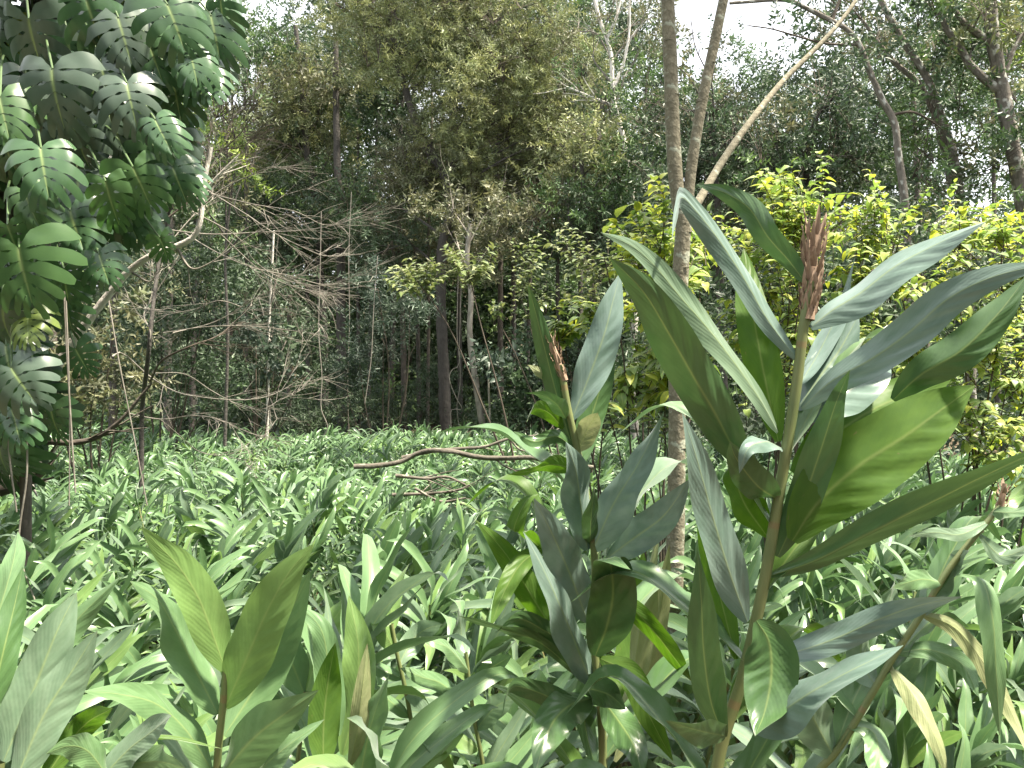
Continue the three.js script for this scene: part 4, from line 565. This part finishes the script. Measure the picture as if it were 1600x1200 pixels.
bigPlant('ginger plant with slim flower spike and grey glossy leaves, middle foreground', [[942, 1210], [938, 1100], [930, 1020], [929, 870], [910, 740], [888, 640], [876, 570]], 1.65, 0.0125, 0.007, [
  [[[895, 700], [872, 625], [850, 540], [836, 485], [825, 443]], 17, 'dark', { d1: 1.6, roll: 0.3, fold: 0.4 }],
  [[[893, 655], [918, 595], [945, 520], [958, 470], [970, 425]], 25, 'waxy', { d1: 1.7, roll: -0.2, fold: 0.35 }],
  [[[896, 740], [915, 680], [940, 600], [962, 520]], 20, 'dark', { d0: 1.68, d1: 1.75 }],
  [[[885, 655], [868, 630], [845, 617], [818, 614]], 13, 'dark', { d1: 1.5 }], [[[880, 670], [858, 645], [835, 638], [822, 660]], 12, 'lime', { d1: 1.55 }], [[[880, 610], [860, 592], [824, 570]], 9, 'pale', { d1: 1.6 }],
  [[[902, 705], [920, 668], [934, 645]], 16, 'pale', { d1: 1.6 }],
  [[[918, 860], [908, 790], [900, 735], [884, 690]], 27, 'waxy', { d1: 1.5, roll: 0.4, twist: 0.3 }],
  [[[926, 860], [960, 785], [1000, 720], [1038, 642]], 34, 'waxy', { d1: 1.5, roll: -0.25, wave: 0.12 }],
  [[[922, 850], [924, 810], [928, 760]], 15, 'dark', { d1: 1.5 }],
  [[[895, 700], [870, 682], [835, 690], [803, 674]], 12, 'dark', { d1: 1.6 }], [[[900, 735], [865, 726], [830, 735], [793, 742]], 15, 'lime', { d1: 1.55 }],
  [[[926, 1072], [888, 976], [852, 895], [817, 830]], 30, 'waxy', { d1: 1.45, roll: 0.2 }],
  [[[918, 970], [890, 895], [862, 832], [834, 778]], 27, 'waxy', { d1: 1.5, roll: 0.1 }],
  [[[930, 1025], [948, 980], [958, 930], [955, 885], [950, 872], [965, 878], [985, 890]], 38, 'dark', { d0: 1.63, d1: 1.42, roll: 0, fold: 0.1, curl: 0.2 }],
  [[[948, 872], [992, 840], [1037, 806], [1078, 748]], 25, 'waxy', { d1: 1.5, roll: 0.3 }],
  [[[880, 1010], [830, 930], [790, 865], [743, 812]], 20, 'lime', { d1: 1.6 }], [[[850, 860], [815, 832], [803, 830], [825, 780], [842, 772]], 18, 'lime', { d1: 1.6 }],
  [[[850, 855], [815, 880], [790, 920], [766, 980]], 15, 'lime', { d1: 1.5 }], [[[890, 1010], [850, 985], [810, 968], [772, 990]], 17, 'dark', { d1: 1.5 }],
  [[[910, 1060], [845, 1005], [790, 985], [715, 962]], 12, 'dark', { d1: 1.4, roll: 0.7 }],
  [[[915, 1120], [880, 1100], [830, 1078], [798, 1076], [784, 1122]], 18, 'dark', { d1: 1.45 }], [[[925, 1090], [890, 1102], [860, 1135], [835, 1210]], 32, 'dark', { d1: 1.4, roll: 0.2 }],
  [[[936, 1028], [985, 1056], [1015, 1120], [1052, 1190]], 20, 'lime', { d1: 1.5, roll: 0.3 }], [[[935, 930], [985, 950], [1020, 985], [1055, 1030], [1080, 1064]], 17, 'lime', { d0: 1.68, d1: 1.75 }],
  [[[936, 1100], [920, 1078], [950, 1085], [978, 1108]], 20, 'dark', { d1: 1.45 }], [[[930, 1040], [912, 1080], [915, 1140], [932, 1205]], 20, 'dark', { d1: 1.55 }], [[[938, 1090], [965, 1125], [990, 1165], [1004, 1215]], 26, 'dark', { d1: 1.5 }],
  [[[940, 1190], [980, 1095], [1008, 930], [1030, 826]], 22, 'pale', { d0: 1.75, d1: 1.85, fold: 0.6 }], [[[960, 1190], [1010, 1060], [1030, 960], [1046, 850]], 18, 'pale', { d0: 1.8, d1: 1.85, fold: 0.7, wave: 0.3 }], [[[950, 1120], [985, 1040], [1000, 950], [1005, 860]], 26, 'lime', { d0: 1.8, d1: 1.95 }],
], { fill: 11, spike: [[882, 595, 1.65], [856, 518, 1.65], 0.012], bracts: 20 });
bigPlant('ginger plant leaning right with a small pinkish flower spike, right edge', [[1265, 1230], [1310, 1170], [1350, 1105], [1400, 1020], [1440, 960], [1482, 890], [1530, 830], [1563, 790]], 1.95, 0.0135, 0.007, [
  [[[1440, 960], [1490, 980], [1540, 1040], [1588, 1130], [1610, 1190]], 17, 'pale', { d1: 1.8, fold: 0.5 }], [[[1492, 895], [1532, 905], [1550, 960], [1556, 1040], [1562, 1150]], 17, 'deep', { d1: 1.8 }],
  [[[1392, 1040], [1430, 1090], [1460, 1150], [1482, 1215]], 17, 'pale', { d1: 1.75, fold: 0.5 }], [[[1325, 1135], [1360, 1140], [1372, 1165], [1362, 1215]], 20, 'deep', { d1: 1.8 }],
  [[[1440, 960], [1465, 915], [1490, 880], [1515, 860]], 20, 'blue', { d1: 1.9, roll: 0.3 }], [[[1545, 815], [1500, 835], [1460, 832], [1420, 838]], 9, 'blue', { d1: 1.8 }], [[[1530, 835], [1565, 868], [1605, 858], [1640, 862]], 13, 'blue', { d1: 1.8 }],
  [[[1420, 1000], [1395, 975], [1390, 945], [1400, 900]], 24, 'blue', { d1: 2.0 }], [[[1305, 1185], [1275, 1130], [1258, 1095], [1245, 1070]], 30, 'blue', { d1: 1.85 }], [[[1370, 1075], [1350, 1040], [1345, 1010], [1352, 960]], 24, 'blue', { d1: 2 }],
  [[[1550, 800], [1590, 800], [1640, 790]], 12, 'deep', { d1: 1.8 }], [[[1470, 910], [1440, 905], [1395, 918]], 14, 'deep', { d1: 1.85 }], [[[1555, 800], [1590, 770], [1630, 735]], 13, 'fresh', { d1: 1.95 }], [[[1400, 1020], [1450, 1015], [1500, 1035], [1530, 1090]], 15, 'deep', { d1: 1.8 }],
], { fill: 10, spike: [[1562, 800, 1.95], [1571, 752, 1.95], 0.014], bracts: 18 });
bigPlant('ginger plant with a fan of broad matte leaves, left foreground', [[338, 1215], [344, 1140], [350, 1090], [354, 1035]], 1.5, 0.011, 0.007, [
  [[[353, 1050], [332, 990], [308, 930], [275, 880], [245, 850], [220, 822]], 28, 'fresh', { d1: 1.45, roll: 0.2 }], [[[340, 1115], [305, 1045], [275, 985], [245, 935], [203, 908]], 30, 'deep', { d1: 1.4, roll: 0.25 }],
  [[[352, 1105], [385, 1030], [420, 950], [455, 890], [490, 850]], 36, 'fresh', { d1: 1.45, roll: -0.15, fold: 0.15 }], [[[350, 1150], [398, 1075], [440, 985], [484, 893]], 34, 'deep', { d0: 1.53, d1: 1.55, roll: -0.1 }],
  [[[332, 1205], [290, 1140], [245, 1100], [190, 1085], [128, 1080]], 26, 'deep', { d1: 1.3, roll: 0.4 }], [[[342, 1215], [400, 1150], [450, 1112], [498, 1078]], 36, 'deep', { d1: 1.4, roll: -0.3 }], [[[380, 1225], [450, 1165], [507, 1124]], 25, 'deep', { d1: 1.42 }],
], { fill: 5 });
bigPlant('ginger plant cropped by the left edge, with two broad upright leaves', [[-30, 1330], [-10, 1260], [0, 1190]], 1.25, 0.011, 0.008, [
  [[[5, 1190], [50, 1085], [90, 985], [120, 925]], 36, 'blue', { d1: 1.35, roll: 0.5, twist: 0.3 }], [[[20, 1230], [70, 1115], [115, 1045], [152, 985]], 33, 'blue', { d0: 1.22, d1: 1.3, roll: 0.5, twist: 0.3 }], [[[-20, 1130], [5, 1020], [22, 950], [36, 885]], 20, 'dark', { d1: 1.35 }], [[[60, 1230], [125, 1140], [176, 1106]], 18, 'lime', { d1: 1.25 }], [[[-30, 1050], [0, 950], [20, 880], [28, 830]], 22, 'deep', { d0: 1.35, d1: 1.5 }], [[[0, 1150], [60, 1050], [110, 980], [190, 900]], 22, 'deep', { d0: 1.45, d1: 1.6 }],
], { fill: 4 });
bigPlant('low ginger plant with drooping leaves at the bottom edge, left', [[150, 1290], [155, 1240], [160, 1205]], 1.2, 0.01, 0.007, [
  [[[150, 1225], [200, 1172], [235, 1145], [268, 1118]], 26, 'blue', { d1: 1.15 }], [[[170, 1215], [135, 1172], [105, 1166], [72, 1178]], 22, 'deep', { d1: 1.1 }], [[[160, 1220], [190, 1200], [240, 1190], [290, 1200]], 22, 'deep', { d1: 1.1 }],
]);
bigPlant('ginger shoot with a bright yellow green upright leaf, bottom centre', [[520, 1300], [528, 1240], [535, 1190]], 1.7, 0.009, 0.006, [
  [[[505, 1205], [506, 1130], [512, 1070], [524, 1004]], 25, 'lime', { d0: 1.65, d1: 1.7, roll: 0.1, fold: 0.1 }], [[[545, 1200], [557, 1150], [566, 1080], [574, 1005]], 15, 'pale', { fold: 0.6 }], [[[560, 1230], [575, 1150], [590, 1100], [608, 1055]], 25, 'deep', { d1: 1.65 }], [[[535, 1180], [555, 1100], [560, 1010], [545, 930]], 26, 'fresh', { d0: 1.75, d1: 1.85 }], [[[530, 1150], [515, 1050], [500, 980], [462, 945]], 20, 'deep', { d0: 1.75, d1: 1.8 }],
]);
bigPlant('slim ginger stalk with narrow leaves, bottom edge just left of the middle plant', [[756, 1215], [742, 1130], [735, 1080], [728, 1020]], 2.0, 0.0085, 0.005, [
  [[[734, 1050], [700, 1012], [680, 1004], [655, 995]], 14, 'deep', { d1: 1.9 }], [[[740, 1110], [690, 1068], [660, 1058], [625, 1044]], 15, 'deep', { d1: 1.85 }], [[[744, 1140], [770, 1108], [785, 1098], [805, 1090]], 16, 'blue', { d1: 1.9 }], [[[729, 1030], [722, 1000], [720, 980], [716, 950]], 12, 'blue', { d1: 2 }], [[[737, 1085], [762, 1048], [780, 1036], [800, 1024]], 15, 'dark', { d1: 1.9 }], [[[748, 1170], [715, 1150], [690, 1140], [660, 1142]], 18, 'fresh', { d1: 1.8 }],
]);
bigPlant('slim ginger stalk with a bare yellow stem, bottom edge near the centre', [[660, 1215], [645, 1140], [633, 1075], [620, 1020], [612, 975]], 1.95, 0.0085, 0.005, [
  [[[640, 1120], [600, 1088], [585, 1078], [566, 1070]], 13, 'deep', { d1: 1.85 }], [[[634, 1085], [690, 1096], [715, 1120], [745, 1162]], 18, 'blue', { d1: 1.8 }], [[[628, 1060], [600, 1048], [585, 1040], [560, 1032]], 13, 'deep', { d1: 1.9 }], [[[650, 1170], [675, 1140], [695, 1130], [712, 1120]], 20, 'deep', { d1: 1.85 }], [[[618, 1020], [600, 985], [590, 970], [572, 955]], 15, 'fresh', { d1: 2 }], [[[612, 985], [612, 940], [622, 910], [640, 880]], 17, 'fresh', { d1: 2.05 }], [[[622, 1040], [645, 1000], [662, 985], [690, 975]], 16, 'blue', { d1: 1.95 }],
]);
bigPlant('ginger shoot of light green leaves standing between the left plant and centre', [[460, 1240], [470, 1150], [478, 1080]], 2.1, 0.009, 0.006, [
  [[[478, 1090], [450, 1020], [430, 970], [400, 930]], 24, 'deep', { d1: 2.1 }], [[[478, 1085], [500, 1010], [520, 970], [560, 920]], 24, 'fresh', { d1: 2.15 }], [[[474, 1120], [520, 1060], [545, 1040], [590, 1015]], 20, 'blue', { d1: 2 }], [[[470, 1140], [440, 1090], [420, 1080], [380, 1075]], 18, 'deep', { d1: 2 }],
]);

renderer.render(scene, camera);
